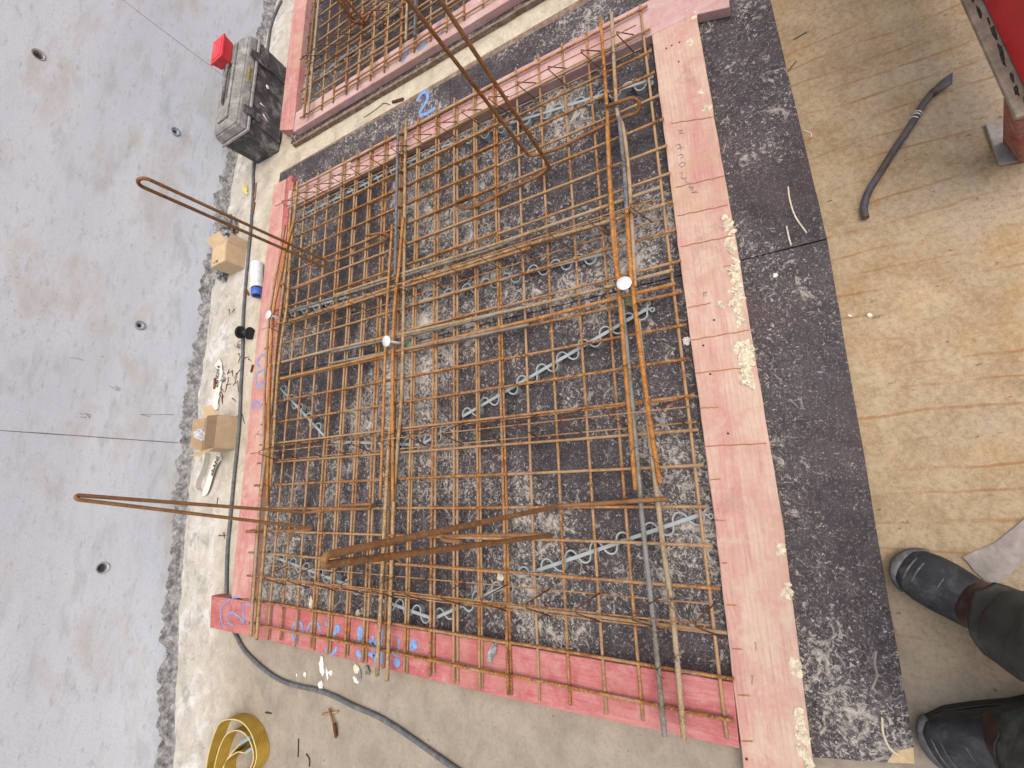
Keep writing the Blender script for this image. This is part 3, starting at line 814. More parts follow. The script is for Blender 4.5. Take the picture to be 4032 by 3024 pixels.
# ------------------------------------------------------------------ loose thick bars tied on
ZV, ZU = 0.089, 0.103
def thick(label, pts, z, r, mat, rib=0.0, zs=None):
    P = [g(x, y, (zs[i] if zs else z)) for i, (x, y) in enumerate(pts)]
    if len(P) > 2 and rib == 0: P = smooth_path(P, 4)
    elif len(P) > 2: P = smooth_path(P, 3)
    m_ = MB(); m_.tube(P, r, 8, rib=rib)
    o = m_.build('reinforcing_bar', mat)
    tag(o, label, 'rebar', 'thick bars tied on the mesh')
    return o
bars = {}
bars['V1'] = thick('uppermost long crosswise bar, grey brown, ending behind the anchor on the left board', [(1095, 1240), (1229, 1198), (1527, 1107), (1742, 1039), (1936, 981), (2039, 934)], ZV, 0.0062, MAT['bar_grey'], 0.0055)
bars['V1b'] = thick('crosswise brown bar lapped to the uppermost one and reaching the pale near board', [(1319, 1163), (1500, 1102), (1742, 1028), (2016, 940), (2405, 805), (2599, 738)], ZV, 0.0062, MAT['bar_tan'], 0.0055)
bars['V2'] = thick('crosswise ribbed bar just above the upper wire spacer in mid form', [(1075, 1283), (1319, 1207), (1567, 1122), (1815, 1047), (2100, 957), (2410, 868), (2617, 805)], ZV, 0.0062, MAT['bar_tan'], 0.0055)
bars['V2b'] = thick('short crosswise brown bar lapped under the wire spacer in mid form', [(1319, 1217), (1567, 1136), (1815, 1060), (2090, 975)], ZV - 0.002, 0.0062, MAT['rust'], 0.0055)
bars['V3'] = thick('crosswise ribbed bar passing beneath both silver anchor discs', [(1051, 1441), (1301, 1378), (1500, 1333), (1815, 1265), (2100, 1202), (2381, 1133), (2654, 1063)], ZV, 0.0062, MAT['bar_tan'], 0.0055)
bars['V3b'] = thick('shorter crosswise bar lapped just below the one beneath the anchor discs', [(1307, 1387), (1558, 1331), (1815, 1274), (2065, 1206)], ZV, 0.0055, MAT['bar_grey'], 0.0055)
bars['V4'] = thick('lowest long crosswise orange brown bar, just under the green anchor foot', [(1066, 1500), (1301, 1446), (1600, 1374), (1813, 1324), (2075, 1264), (2381, 1186), (2660, 1117)], ZV, 0.0064, MAT['rust_orange'], 0.0055)
bars['V4b'] = thick('short crosswise grey bar lapped along the lowest crosswise bar', [(1298, 1431), (1512, 1390), (1813, 1334), (2083, 1278)], ZV, 0.0060, MAT['bar_grey'], 0.0055)
bars['T1'] = thick('rusty lengthwise bar, inner of the near pair, starting over the top board', [(2364, 76), (2390, 425), (2403, 720), (2428, 1010), (2440, 1160)], ZU, 0.0062, MAT['rust_orange'], 0.0055)
bars['T2'] = thick('lengthwise orange bar of the near pair turning bare grey at its lower end', [(2390, 498), (2405, 808), (2420, 1008), (2436, 1130), (2463, 1458), (2502, 1929)], ZU + 0.006, 0.0066, MAT['rust_orange'])
bars['T1b'] = thick('grey ribbed lengthwise bar, inner of the near pair, ending on the red board', [(2448, 1180), (2477, 1460), (2517, 1900), (2530, 2060), (2576, 2480), (2617, 2897)], ZU - 0.003, 0.0070, MAT['bar_grey'], 0.0055)
bars['T3'] = thick('tan lengthwise bar, outer of the near pair, starting over the top board', [(2408, 52), (2428, 425), (2450, 490), (2472, 640), (2490, 911), (2500, 1130)], ZU, 0.0066, MAT['bar_tan'], 0.0055)
bars['T4a'] = thick('smooth blue grey lengthwise bar beside the upper right hook', [(2437, 458), (2447, 560), (2459, 690), (2468, 838)], ZU + 0.008, 0.0066, MAT['bar_steel'])
bars['T4'] = thick('bright orange lengthwise bar passing beside the largest silver disc', [(2467, 820), (2472, 908), (2484, 1069), (2512, 1310), (2545, 1555), (2570, 1730), (2599, 1904)], ZU + 0.008, 0.0068, MAT['rust_orange'])
bars['T3b'] = thick('tan ribbed lengthwise bar, outer of the near pair, ending on the red board', [(2513, 1260), (2557, 1695), (2587, 1950), (2612, 2160), (2651, 2441), (2693, 2906)], ZU - 0.003, 0.0072, MAT['bar_tan'], 0.0055)
bars['M1'] = thick('long grey lengthwise bar, left of the middle pair, starting by the blue number two', [(1568, 486), (1564, 650), (1556, 1084)], ZU, 0.0066, MAT['bar_steel'])
bars['M1b'] = thick('tan lengthwise bar of the middle group that ends past the red board', [(1546, 1560), (1539, 1650), (1530, 1771), (1518, 1985), (1507, 2221), (1485, 2661)], ZU - 0.002, 0.0074, MAT['bar_tan'])
bars['M2'] = thick('thin lengthwise bar left of the middle anchor disc, grey above and orange below', [(1544, 884), (1538, 980), (1533, 1050), (1527, 1155), (1521, 1261), (1512, 1550), (1497, 1967)], ZU + 0.006, 0.0058, MAT['rust_orange'])
bars['M3'] = thick('orange lengthwise bar right of the middle anchor disc, steel grey at its top', [(1588, 855), (1578, 960), (1571, 1051), (1559, 1150), (1548, 1321), (1546, 1550), (1547, 1973)], ZU + 0.006, 0.0064, MAT['rust_orange'])
bars['M4'] = thick('ribbed tan lengthwise bar, right of the middle group, ending past the red board', [(1600, 471), (1595, 650), (1591, 1069), (1582, 1550), (1567, 1741), (1550, 1985), (1541, 2251), (1524, 2681)], ZU - 0.008, 0.0070, MAT['bar_tan'], 0.0055)
bars['L1'] = thick('ribbed grey brown lengthwise bar, outer of the pair by the left board', [(1154, 718), (1137, 921), (1125, 1050), (1105, 1216), (1084, 1382), (1072, 1560), (1055, 1700), (1045, 1801), (1027, 1952), (1013, 2131), (996, 2368), (988, 2506)], ZU, 0.0066, MAT['bar_tan'], 0.0055)
bars['L2'] = thick('ribbed brown lengthwise bar, inner of the pair by the left board', [(1172, 718), (1158, 861), (1143, 1012), (1130, 1201), (1111, 1321), (1092, 1490), (1081, 1681), (1065, 1892), (1054, 1990), (1040, 2161), (1025, 2330), (1010, 2521)], ZU, 0.0066, MAT['bar_tan'], 0.0055)
bars['L3'] = thick('smooth lengthwise bar nearest the left board, steel grey at its upper end', [(1122, 888), (1104, 997), (1093, 1050), (1072, 1171), (1057, 1291), (1048, 1442), (1043, 1520), (1036, 1771)], ZU + 0.012, 0.0060, MAT['rust'])
bars['L4'] = thick('smooth orange lengthwise bar crossing over the pair by the left board', [(1154, 882), (1125, 982), (1114, 1050), (1084, 1186), (1072, 1291), (1060, 1520), (1057, 1711), (1052, 1990)], ZU + 0.012, 0.0064, MAT['rust_orange'])

# tie wires: small twisted loops, parts of the bar they hold
def tie(bar, px, py, z, r=0.009, seed=0):
    p = g(px, py, z)
    m_ = MB()
    a = random.uniform(0, 3)
    ring = []
    for k in range(13):
        t = 2 * math.pi * k / 12
        ring.append(p + Vector((math.cos(a) * r * math.cos(t), math.sin(a) * r * math.cos(t), r * math.sin(t))))
    m_.tube(ring, 0.0009, 5)
    for s_ in (-1, 1):
        m_.tube(smooth_path([p + Vector((0, 0, r)), p + Vector((math.cos(a + s_) * 0.012, math.sin(a + s_) * 0.012, r + 0.006)), p + Vector((math.cos(a + 1.5 * s_) * 0.024, math.sin(a + 1.5 * s_) * 0.024, r + 0.002))], 4), 0.0009, 5)
    m_.build('tie_wire', MAT['tie'], bar)
for b_, q, x, y in [('T3', A20, 655, 352), ('T1', A20, 602, 440), ('T1', A20, 600, 505), ('T2', A20, 640, 1085), ('T4a', A20, 735, 1062), ('T4', A20, 775, 1385), ('V3', A21, 598, 205), ('V3', A21, 390, 275),
                    ('T2', A21, 745, 715), ('T4', A21, 890, 930), ('T3b', A21, 930, 1302), ('T2', A21, 780, 1275), ('T4', A21, 812, 355), ('T1b', A22, 948, 1010), ('T3b', A22, 1040, 560), ('T3b', A22, 1062, 940),
                    ('V4', A11, 1195, 575), ('V4', A11, 595, 690), ('V3', A11, 598, 565), ('M1', A10, 920, 905), ('M4', A10, 960, 985), ('M3', A10, 945, 1530), ('M2', A10, 880, 1555), ('M1b', A12, 830, 435), ('M3', A11, 880, 1370), ('L1', B4, 1340, 672)]:
    px, py = q(x, y)
    tie(bars[b_], px, py, 0.105)

# ------------------------------------------------------------------ wire spacers (triangular lattice runners)
def wire_spacer(label, pa, pb, ztop=0.150, zb=0.088, n=15, hw=0.034, phase=0.0, skew=0.05):
    a = g(*pa, ztop); b = g(*pb, ztop)
    root = thing('wire_spacer', label, 'wire spacer', ((a.x + b.x) / 2, (a.y + b.y) / 2, zb), 'lattice wire spacers on the mesh')
    d = (b - a); d.z = 0; L = d.length; d.normalize()
    s_ = Vector((-d.y, d.x, 0))
    down = Vector((0, 0, zb - ztop))
    for nm, off in (('top_wire', Vector((0, 0, 0))), ('base_wire', s_ * hw + down), ('base_wire', -s_ * hw + down)):
        m_ = MB()
        sd = random.random() * 30
        m_.tube([a.lerp(b, i / 24) + off + Vector((0, 0, 0.002 * mnoise.noise(Vector((i * 0.7, sd, 0))))) for i in range(25)], 0.0021, 6)
        m_.build(nm, MAT['rust'], root)
    for i in range(n):
        t = (i + 0.5 + phase) / n
        p = a.lerp(b, t)
        k = skew * random.uniform(0.85, 1.15)
        m_ = MB()
        e = d * 0.004
        m_.tube([p + s_ * (hw + 0.004) + down + d * k, p + s_ * 0.006 + Vector((0, 0, 0.0045)), p - s_ * 0.006 + Vector((0, 0, 0.0045)), p - s_ * (hw + 0.004) + down + d * k * 0.9], 0.0021, 6)
        m_.build('stirrup', MAT['rust_dark'], root)
    return root
wire_spacer('thin wire lattice spacer lying along the top pink board', (1083, 812), (2505, 98), n=15)
wire_spacer('thin wire lattice spacer between the two groups of thick crosswise bars', (1030, 1297), (2575, 784), n=14)
wire_spacer('thin wire lattice spacer crossing the form right below the long plastic V line', (985, 1786), (2724, 1600), n=13)
wire_spacer('thin wire lattice spacer nearest the red board', (975, 2265), (2795, 2462), n=12, phase=0.3)

# ------------------------------------------------------------------ plastic zigzag spacers under the mesh
def snake(label, pa, pb, ends=(0, 0), grp='zigzag plastic spacers'):
    z = 0.046
    a = g(*pa, z); b = g(*pb, z)
    d = b - a; L = d.length; d.normalize(); s_ = Vector((-d.y, d.x, 0))
    root = thing('zigzag_spacer', label, 'plastic spacer', ((a.x + b.x) / 2, (a.y + b.y) / 2, PZ), grp)
    m_ = MB()
    hw = 0.0056
    m_.hexa([a - s_ * hw - Vector((0, 0, 0.005)), b - s_ * hw - Vector((0, 0, 0.005)), b + s_ * hw - Vector((0, 0, 0.005)), a + s_ * hw - Vector((0, 0, 0.005))],
            [a - s_ * hw, b - s_ * hw, b + s_ * hw, a + s_ * hw])
    m_.build('bar', MAT['plastic_grey'], root, bevel=0.001)
    nper = max(1, round(L / 0.085)); n = nper * 24
    amp = 0.024
    rings = []
    for i in range(n + 1):
        t = i / n
        ph = 2 * math.pi * nper * t
        q = a + d * (L * t + -0.0036 * math.sin(2 * ph)) + s_ * amp * math.sin(ph)
        ph2 = ph + 0.01
        q2 = a + d * (L * (t + 0.01 / (2 * math.pi * nper)) + -0.0036 * math.sin(2 * ph2)) + s_ * amp * math.sin(ph2)
        tg = (q2 - q); tg.z = 0; tg.normalize()
        nn = Vector((-tg.y, tg.x, 0)) * 0.0025
        zt = z - 0.0012 - 0.004 * abs(math.sin(ph)); zb = PZ + 0.001
        rings.append([Vector((q.x, q.y, zt)) + nn, Vector((q.x, q.y, zt)) - nn, Vector((q.x, q.y, zb)) - nn * 0.8, Vector((q.x, q.y, zb)) + nn * 0.8])
    w_ = MB(); w_.loft(rings, smooth=False)
    w_.build('wave', MAT['plastic_grey'], root)
    for e, p, sg in ((ends[0], a, -1), (ends[1], b, 1)):
        if e:
            m_ = MB()
            for q_, r_ in ((s_ * 0.012, 0.008), (-s_ * 0.012, 0.006)):
                c_ = p + d * sg * 0.014 + q_
                rg = [[c_ + Vector((math.cos(2 * math.pi * k / 14) * rr, math.sin(2 * math.pi * k / 14) * rr, zz)) for k in range(14)] for rr, zz in ((r_, -0.006), (r_, 0), (r_ * 0.55, 0), (r_ * 0.55, -0.006))]
                m_.loft(rg, caps=False)
                m_.ribbon([p, c_ - (c_ - p).normalized() * r_], 0.005, -0.004, 0.004)
            m_.build('end_clip', MAT['plastic_grey'], root)
snake('grey zigzag plastic spacer along the top board, its end by the pale near board', (2548, 318), (2010, 484), (1, 0))
snake('grey zigzag plastic spacer behind the two legs of the tall loop at the top board', (1990, 492), (1688, 596))
snake('grey zigzag plastic spacer along the top board from mid form to the left corner', (1676, 603), (1185, 850))
snake('grey zigzag plastic spacer in mid form between wire spacer and largest disc', (2449, 982), (2075, 1070))
snake('grey zigzag plastic spacer in mid form right of the middle group of bars', (2050, 1080), (1612, 1197))
snake('grey zigzag plastic spacer half hidden under the uppermost crosswise bar', (1405, 1160), (1120, 1234))
snake('grey zigzag plastic spacer, long one falling from beside the largest disc', (2545, 1216), (1820, 1640), (1, 0))
snake('short grey zigzag plastic spacer below the long slanting one', (1800, 1662), (1668, 1745))
snake('grey zigzag plastic spacer lying flat across at the bottom of the V line', (1650, 1752), (1302, 1738))
snake('grey zigzag plastic spacer on the left arm of the V line', (1275, 1716), (1102, 1528))
snake('grey zigzag plastic spacer rising to the pale board below the hooked loop', (2770, 2022), (2040, 2272), (1, 0))
snake('grey zigzag plastic spacer in the hollow near the red board', (2016, 2296), (1712, 2434))
snake('short grey zigzag plastic spacer beside the red board left of the hollow', (1690, 2432), (1490, 2360))
snake('grey zigzag plastic spacer running into the lower left corner', (1415, 2322), (1044, 2180))

# ------------------------------------------------------------------ lifting loops
def fillet(pts, rad, k=6):
    pts = [Vector(p) for p in pts]
    out = [pts[0]]
    for i in range(1, len(pts) - 1):
        p, a, b = pts[i], pts[i - 1], pts[i + 1]
        r_ = min(rad, (p - a).length * 0.48, (b - p).length * 0.48)
        s0 = p + (a - p).normalized() * r_; s1 = p + (b - p).normalized() * r_
        for j in range(k + 1):
            t = j / k
            out.append(s0 * (1 - t) ** 2 + p * 2 * t * (1 - t) + s1 * t * t)
    out.append(pts[-1])
    return out
def lifting_loop(label, legA, legB, top, footA, footB, r=0.0062, width=0.06):
    """footA/footB: world points from hook end to bend; legs rise to a round head"""
    d = (legB - legA); d.z = 0
    d = d.normalized() if d.length > 1e-4 else Vector((1, 0, 0))
    if isinstance(top, tuple):
        d = (top[1] - top[0]); width = d.length; d.normalize(); top = (top[0] + top[1]) / 2
    tl = Vector(top)
    # round head: half circle between the two legs
    hw = width / 2
    head = []
    la = tl - d * hw; lb = tl + d * hw
    axis = ((tl - (legA + legB) / 2)).normalized()
    for k in range(13):
        a = math.pi * k / 12
        head.append(tl - d * hw * math.cos(a) + axis * hw * 0.9 * math.sin(a))
    path = fillet(footA + [legA, head[0]], 0.035) + head[1:-1] + fillet([head[-1], legB] + footB, 0.035)
    m_ = MB(); m_.tube(path, r, 12)
    o = m_.build('lifting_loop', MAT['rust_loop'])
    tag(o, label, 'lifting loop', 'rusty lifting loops standing out of the mesh')
    return o
zf = 0.074
# loop 2: by the top board, head out of the picture
lifting_loop('tall rusty lifting loop beside the top board, its head out of the picture',
             g(2085, 618, zf), g(2166, 656, zf), (g(2085, 618, zf).lerp(g(1606, 0, 0.74), 1.32), g(2166, 656, zf).lerp(g(1734, 0, 0.74), 1.32)),
             [g(2387, 420, zf + 0.045), g(2490, 384, zf + 0.05), g(2520, 400, zf + 0.03), g(2516, 441, zf + 0.008), g(2393, 486, zf), g(2200, 585, zf)],
             [g(2120, 694, zf), g(2016, 740, zf), g(1858, 822, zf), g(1806, 816, zf + 0.008), g(1793, 796, zf + 0.03), g(1852, 769, zf + 0.05)], width=0.075)
# loop 1: by the wall, top left
A = g(1290, 1030, zf); Bp = g(1317, 1068, zf)
zz = 0.84
lifting_loop('slender rusty lifting loop rising in front of the wall above the cardboard box',
             A, Bp, (g(590, 708, zz), g(566, 738, zz - 0.005)),
             [g(1439, 927, zf + 0.05), g(1510, 917, zf + 0.05), g(1533, 930, zf + 0.03), g(1517, 945, zf + 0.006), g(1382, 1003, zf), g(1325, 1024, zf)],
             [g(1300, 1078, zf), g(1243, 1106, zf), g(1150, 1140, zf), g(1112, 1136, zf + 0.01), g(1106, 1122, zf + 0.03), g(1120, 1117, zf + 0.04)], width=0.040, r=0.0062)
# loop 3: by the wall, lower left, leaning
A = g(1215, 2019, zf); Bp = g(1235, 2080, zf)
zz = 0.80
lifting_loop('rusty lifting loop seen edge on against the wall below the strap',
             A, Bp, g(312, 1959, zz),
             [g(1345, 1990, zf + 0.05), g(1459, 1984, zf + 0.05), g(1464, 1990, zf + 0.03), g(1455, 2002, zf + 0.006), g(1330, 2006, zf), g(1262, 2010, zf)],
             [g(1215, 2086, zf), g(1136, 2090, zf), g(1000, 2094, zf + 0.006), g(971, 2094, zf + 0.02), g(972, 2092, zf + 0.04), g(1010, 2094, zf + 0.05)], width=0.016, r=0.0062)
# loop 4: lower middle, closest to the camera
A = g(2205, 1992, zf); Bp = g(2184, 2106, zf)
mid = (A + Bp) / 2
zz = zat(mid, 1285, 2205)
lifting_loop('thick rusty lifting loop leaning over the lower middle, its pale head closest',
             A, Bp, g(1292, 2203, zz - 0.02),
             [g(2455, 1975, zf + 0.06), g(2560, 1968, zf + 0.055), g(2631, 1963, zf + 0.03), g(2600, 1969, zf + 0.004), g(2460, 1976, zf), g(2334, 1984, zf)],
             [g(2100, 2106, zf), g(1900, 2108, zf), g(1760, 2112, zf + 0.004), g(1735, 2118, zf + 0.02), g(1750, 2128, zf + 0.035), g(1815, 2133, zf + 0.045)], width=0.0150, r=0.0064)

# ------------------------------------------------------------------ disc anchors
for lab, foot, head, rd_ in (('largest silver disc anchor on the near pair of bars', (2486, 1186), (2457, 1114), 0.0225), ('silver disc anchor on the middle group of lengthwise bars', (1612, 1356), (1520, 1343), 0.0225), ('silver disc anchor at the left board', (1143, 1268), (1055, 1238), 0.0225)):
    f0 = g(*foot, 0.03)
    z = zat(f0, *head)
    z = min(max(z, 0.11), 0.155)
    h0 = g(*head, z)
    root = thing('disc_anchor', lab, 'lifting anchor', (f0.x, f0.y, PZ), 'silver disc anchors')
    ax = (h0 - f0).normalized()
    m_ = MB()
    u = ax.orthogonal().normalized(); w = ax.cross(u)
    def rg(c, r_, n=28): return [c + (u * math.cos(2 * math.pi * k / n) + w * math.sin(2 * math.pi * k / n)) * r_ for k in range(n)]
    m_.loft([rg(h0 - ax * 0.009, 0.012), rg(h0 - ax * 0.006, rd_ * 0.94), rg(h0 - ax * 0.0015, rd_), rg(h0, rd_ * 0.96)])
    m_.build('disc', MAT['zinc'], root)
    m_ = MB(); m_.tube([h0 - ax * 0.009, f0 + ax * 0.012], 0.0055, 12); m_.build('shank', MAT['zinc'], root)
    m_ = MB(); m_.loft([rg(f0 - Vector((0, 0, 0.009)), 0.017), rg(f0, 0.019), rg(f0 + ax * 0.004, 0.019), rg(f0 + ax * 0.012, 0.009)]); m_.build('foot', MAT['green'], root)

# ------------------------------------------------------------------ the second form behind (top of the picture)
form2 = thing('slab_formwork', 'second plywood slab form with pink boards, partly cut off at the top', 'formwork', (3.0, 1.2, 0))
def board2(c, z0, z1, mat, seed): 
    m_ = MB(); m_.prism(ragged(c, 0.002, seed), z0, z1); return m_.build('side_board', mat, form2, bevel=0.0025)
m_ = MB(); m_.prism(ragged([(2.075, 0.10), (4.45, 0.10), (4.45, 2.24), (2.075, 2.22)], 0.003, 51), 0.0005, 0.025); m_.build('plywood_sheet', MAT['ply'], form2)
m_ = MB(); m_.prism(ragged([(2.060, 0.10), (2.0735, 0.10), (2.0735, 2.20), (2.050, 2.20)], 0.004, 52, 0.025), 0.0005, 0.024); m_.build('plywood_edge', MAT['ply_edge'], form2)
Z2 = 0.062
fb = board2([(2.085, 0.05), (2.090, 2.145), (2.225, 2.140), (2.225, 0.05)], 0.0255, Z2, MAT['board_pinkY'], 53)
lb2 = board2([(2.110, 2.150), (2.170, 2.285), (4.4, 2.285), (4.4, 2.145)], 0.0005, Z2, MAT['board_pinkX'], 54)
board2([(4.28, 0.2), (4.28, 2.140), (4.42, 2.140), (4.42, 0.2)], 0.0255, Z2, MAT['board_pinkY'], 55)
board2([(2.09, 0.04), (4.42, 0.04), (4.42, -0.10), (2.09, -0.10)], 0.0255, Z2, MAT['board_pinkX'], 56)
paint('paint_mark', fb, A10, [(0.020, [(935, 395), (960, 375), (985, 340)]), (0.016, [(965, 330), (990, 315)]), (0.022, [(1055, 320), (1085, 300), (1105, 265)]), (0.014, [(1180, 165), (1190, 140)]), (0.014, [(1195, 225), (1215, 200)])], Z2)
mesh_2 = thing('welded_mesh', 'rusty welded wire mesh in the second form at the top', 'rebar mesh', (3.0, 1.2, 0.067))
mesh_2.location = (3.0, 1.2, 0.067)
zu, zv = 0.0675, 0.0755
for x, y in [(133, 670), (203, 625), (280, 575), (350, 545), (430, 490), (515, 440), (610, 370), (697, 318), (797, 250), (895, 195), (1003, 120), (1118, 45)]:
    p = g(*S1(x, y), zu); bar_mesh(mesh_2, p, Vector((4.33, p.y + 0.004, zu)))
for k in range(1, 6):
    y = 0.816 - k * 0.1015
    bar_mesh(mesh_2, Vector((2.12, y, zu)), Vector((4.33, y, zu)))
for k in range(6):          # second sheet lapped on top
    y = 1.698 - k * 0.0985
    bar_mesh(mesh_2, Vector((2.115 + random.uniform(-0.01, 0.01), y - 0.012, zu + 0.016)), Vector((4.33, y - 0.012, zu + 0.016)))
for k in range(22):
    x = 2.140 + 0.1005 * k
    bar_mesh(mesh_2, Vector((x, 2.075 + random.uniform(-0.02, 0.02), zv)), Vector((x - 0.004, 0.28, zv)))
for k in range(22):
    x = 2.140 + 0.1005 * k
    bar_mesh(mesh_2, Vector((x + 0.004, 1.74 + random.uniform(-0.02, 0.02), zv + 0.016)), Vector((x, 0.9, zv + 0.016)))
def thick2(label, x0, x1, y, mat, rib=0.0, r=0.0066, z=0.095, dy=0.0):
    m_ = MB(); m_.tube([Vector((x0, y, z)), Vector(((x0 + x1) / 2, y + dy / 2 + 0.004, z)), Vector((x1, y + dy, z))], r, 8, rib=rib)
    o = m_.build('reinforcing_bar', mat); tag(o, label, 'rebar', 'thick bars tied on the mesh of the second form')
thick2('rusty thick bar at the left end of the second form, outer one', 2.100, 4.3, 2.006, MAT['rust_loop'], 0.0055)
thick2('pale tan thick bar at the left end of the second form, inner one', 2.105, 4.3, 1.970, MAT['bar_tan'], 0.0055)
thick2('rusty thick bar in the middle of the second form, left of the grey one', 2.158, 4.3, 1.238, MAT['bar_tan'], 0.0055, z=0.108)
thick2('steel grey thick bar in the middle of the second form', 2.150, 3.4, 1.182, MAT['bar_steel'], z=0.108)
def spacer2(label, x, y0, y1, n):
    zt, zb = 0.15, 0.082
    root = thing('wire_spacer', label, 'wire spacer', (x, (y0 + y1) / 2, zb), 'lattice wire spacers on the mesh of the second form')
    hw = 0.04
    for nm, dx, z in (('top_wire', 0, zt), ('base_wire', hw, zb), ('base_wire', -hw, zb)):
        m_ = MB(); m_.tube([(x + dx, y0 + (y1 - y0) * i / 12, z + 0.002 * math.sin(i * 1.7)) for i in range(13)], 0.0022, 6); m_.build(nm, MAT['rust_dark'], root)
    for i in range(n):
        y = y0 + (y1 - y0) * (i + 0.25) / n
        m_ = MB(); m_.tube([(x + hw, y - 0.075, zb), (x + 0.006, y, zt + 0.0045), (x - 0.006, y, zt + 0.0045), (x - hw, y - 0.075, zb)], 0.0022, 6); m_.build('stirrup', MAT['rust_dark'], root)
p0 = g(*S1(0, 360), 0.15); p1 = g(*S1(215, 215), 0.15)
spacer2('wire lattice spacer of the second form whose end pokes out over the left board', (p0.x + p1.x) / 2, p0.y, 0.4, 13)
spacer2('wire lattice spacer deep in the second form near the picture edge', (p0.x + p1.x) / 2 + 0.55, p0.y - 0.02, 0.4, 13)
snake('dark grey zigzag plastic spacer in the second form, left one', S1(125, 462), S1(345, 275), grp='zigzag plastic spacers of the second form')
snake('dark grey zigzag plastic spacer in the second form, right one', S1(395, 225), S1(620, 35), grp='zigzag plastic spacers of the second form')
A = g(*S1(330, 118), 0.08); Bp = g(*S1(402, 140), 0.08)
mm = (A + Bp) / 2
lifting_loop('dark rusty lifting loop of the second form, cut off by the top edge', A, Bp, Vector((mm.x + 0.02, mm.y, 0.9)),
             [g(*S1(300, 110), 0.10), g(*S1(318, 116), 0.08)], [g(*S1(420, 100), 0.085), g(*S1(440, 60), 0.09)], width=0.07)
m_ = MB(); pts = [g(*S1(262, -10), 0.16), g(*S1(280, 50), 0.13), g(*S1(300, 105), 0.10), g(*S1(335, 132), 0.09), g(*S1(400, 150), 0.09)]
m_.tube(smooth_path(pts, 5), 0.0062, 8); o = m_.build('bent_bar', MAT['rust_dark']); tag(o, 'dark bent bar at the foot of the loop in the second form', 'rebar')

# ------------------------------------------------------------------ things on the floor
# cable along the wall, under the red board and off to the lower right
cab = [A10(165, 0), A10(130, 75), A10(100, 160), A10(78, 290), A00(1650, 1010), A00(1640, 1250), A00(1625, 1480), A01(1608, 0), A01(1590, 200), A01(1575, 420), A01(1572, 640), A01(1560, 850), A01(1550, 1100), A01(1520, 1400), A01(1497, 1640), A02(1490, 60), A02(1475, 220), A02(1468, 420), A02(1470, 560)]
cab2 = [A02(1500, 720), A02(1530, 800), A02(1580, 890), A02(1650, 965), A12(60, 1025), A12(150, 1085), A12(260, 1125), A12(400, 1155), A12(520, 1200), A12(640, 1260), A12(780, 1320), A12(900, 1390), A12(1010, 1465), A12(1130, 1550), A12(1260, 1640), A12(1400, 1740)]
pts = [g(*p, 0.009) for p in cab + cab2]
m_ = MB(); m_.tube(smooth_path(pts, 5), 0.0085, 10)
o = m_.build('cable', MAT['cable']); tag(o, 'dark grey power cable running along the wall and under the red board', 'cable')

# toolbox
tb = thing('toolbox', 'large dusty black toolbox with handle slot standing by the wall', 'toolbox', (2.42, 2.47, 0))
def box8(x0, x1, y0, y1, z0, z1, t=0.0, tx=0.0): 
    return ([(x0, y0, z0), (x1, y0, z0), (x1, y1, z0), (x0, y1, z0)], [(x0 + tx, y0 + t, z1), (x1 - tx, y0 + t, z1), (x1 - tx, y1 - t, z1), (x0 + tx, y1 - t, z1)])
X0, X1, YF, YK = 2.085, 2.745, 2.350, 2.600
m_ = MB(); m_.hexa(*box8(X0 + 0.012, X1 - 0.012, YF + 0.012, YK - 0.012, 0.0, 0.20, -0.010, -0.008)); m_.build('body', MAT['toolbox'], tb, bevel=0.012)
m_ = MB()
pass
for a, b in (((X0 + 0.06), (X0 + 0.16)), ((X1 - 0.16), (X1 - 0.06))):
    m_ = MB(); m_.hexa(*box8(a, b, YF - 0.004, YF + 0.02, 0.012, 0.185, 0.0, 0.012)); m_.build('corner_rib', MAT['toolbox'], tb, bevel=0.006)
m_ = MB(); m_.hexa(*box8(X0 + 0.004, X0 + 0.02, YF + 0.05, YK - 0.05, 0.03, 0.17, 0.01, 0.0)); m_.build('end_panel', MAT['toolbox'], tb, bevel=0.004)
m_ = MB(); m_.hexa(*box8(X0 - 0.006, X1 + 0.006, YF - 0.008, YK + 0.006, 0.200, 0.214)); m_.build('rim', MAT['rim'], tb, bevel=0.004)
m_ = MB(); m_.hexa(*box8(X0 + 0.002, X1 - 0.002, YF, YK, 0.2145, 0.262, 0.010, 0.010)); m_.hexa(*box8(X0 + 0.013, X1 - 0.013, YF + 0.011, YK - 0.011, 0.2625, 0.284, 0.030, 0.022))
m_.build('lid', MAT['toolbox_lid'], tb, bevel=0.008)
# raised top with the handle recess
m_ = MB()
zt = 0.2845
for c in ((X0 + 0.06, X0 + 0.20, 2.425, 2.525), (X1 - 0.20, X1 - 0.06, 2.425, 2.525), (X0 + 0.20, X1 - 0.20, 2.425, 2.443), (X0 + 0.20, X1 - 0.20, 2.507, 2.525)):
    m_.hexa(*box8(c[0], c[1], c[2], c[3], zt, zt + 0.010, 0.0, 0.0))
m_.build('lid_tray', MAT['toolbox_lid'], tb, bevel=0.003)
m_ = MB(); m_.tube(smooth_path([(2.25, 2.475, zt), (2.26, 2.475, zt + 0.014), (2.30, 2.475, zt + 0.018), (2.52, 2.475, zt + 0.018), (2.56, 2.475, zt + 0.014), (2.57, 2.475, zt)], 5), 0.009, 8); m_.build('handle', MAT['toolbox'], tb)
for x in (2.20, 2.60):
    m_ = MB(); m_.hexa(*box8(x - 0.028, x + 0.028, YF - 0.016, YF - 0.0085, 0.150, 0.255, 0.0, 0.003)); m_.hexa(*box8(x - 0.030, x + 0.030, YF - 0.022, YF - 0.0165, 0.190, 0.235, 0.0, 0.004)); m_.build('latch', MAT['toolbox'], tb, bevel=0.002)
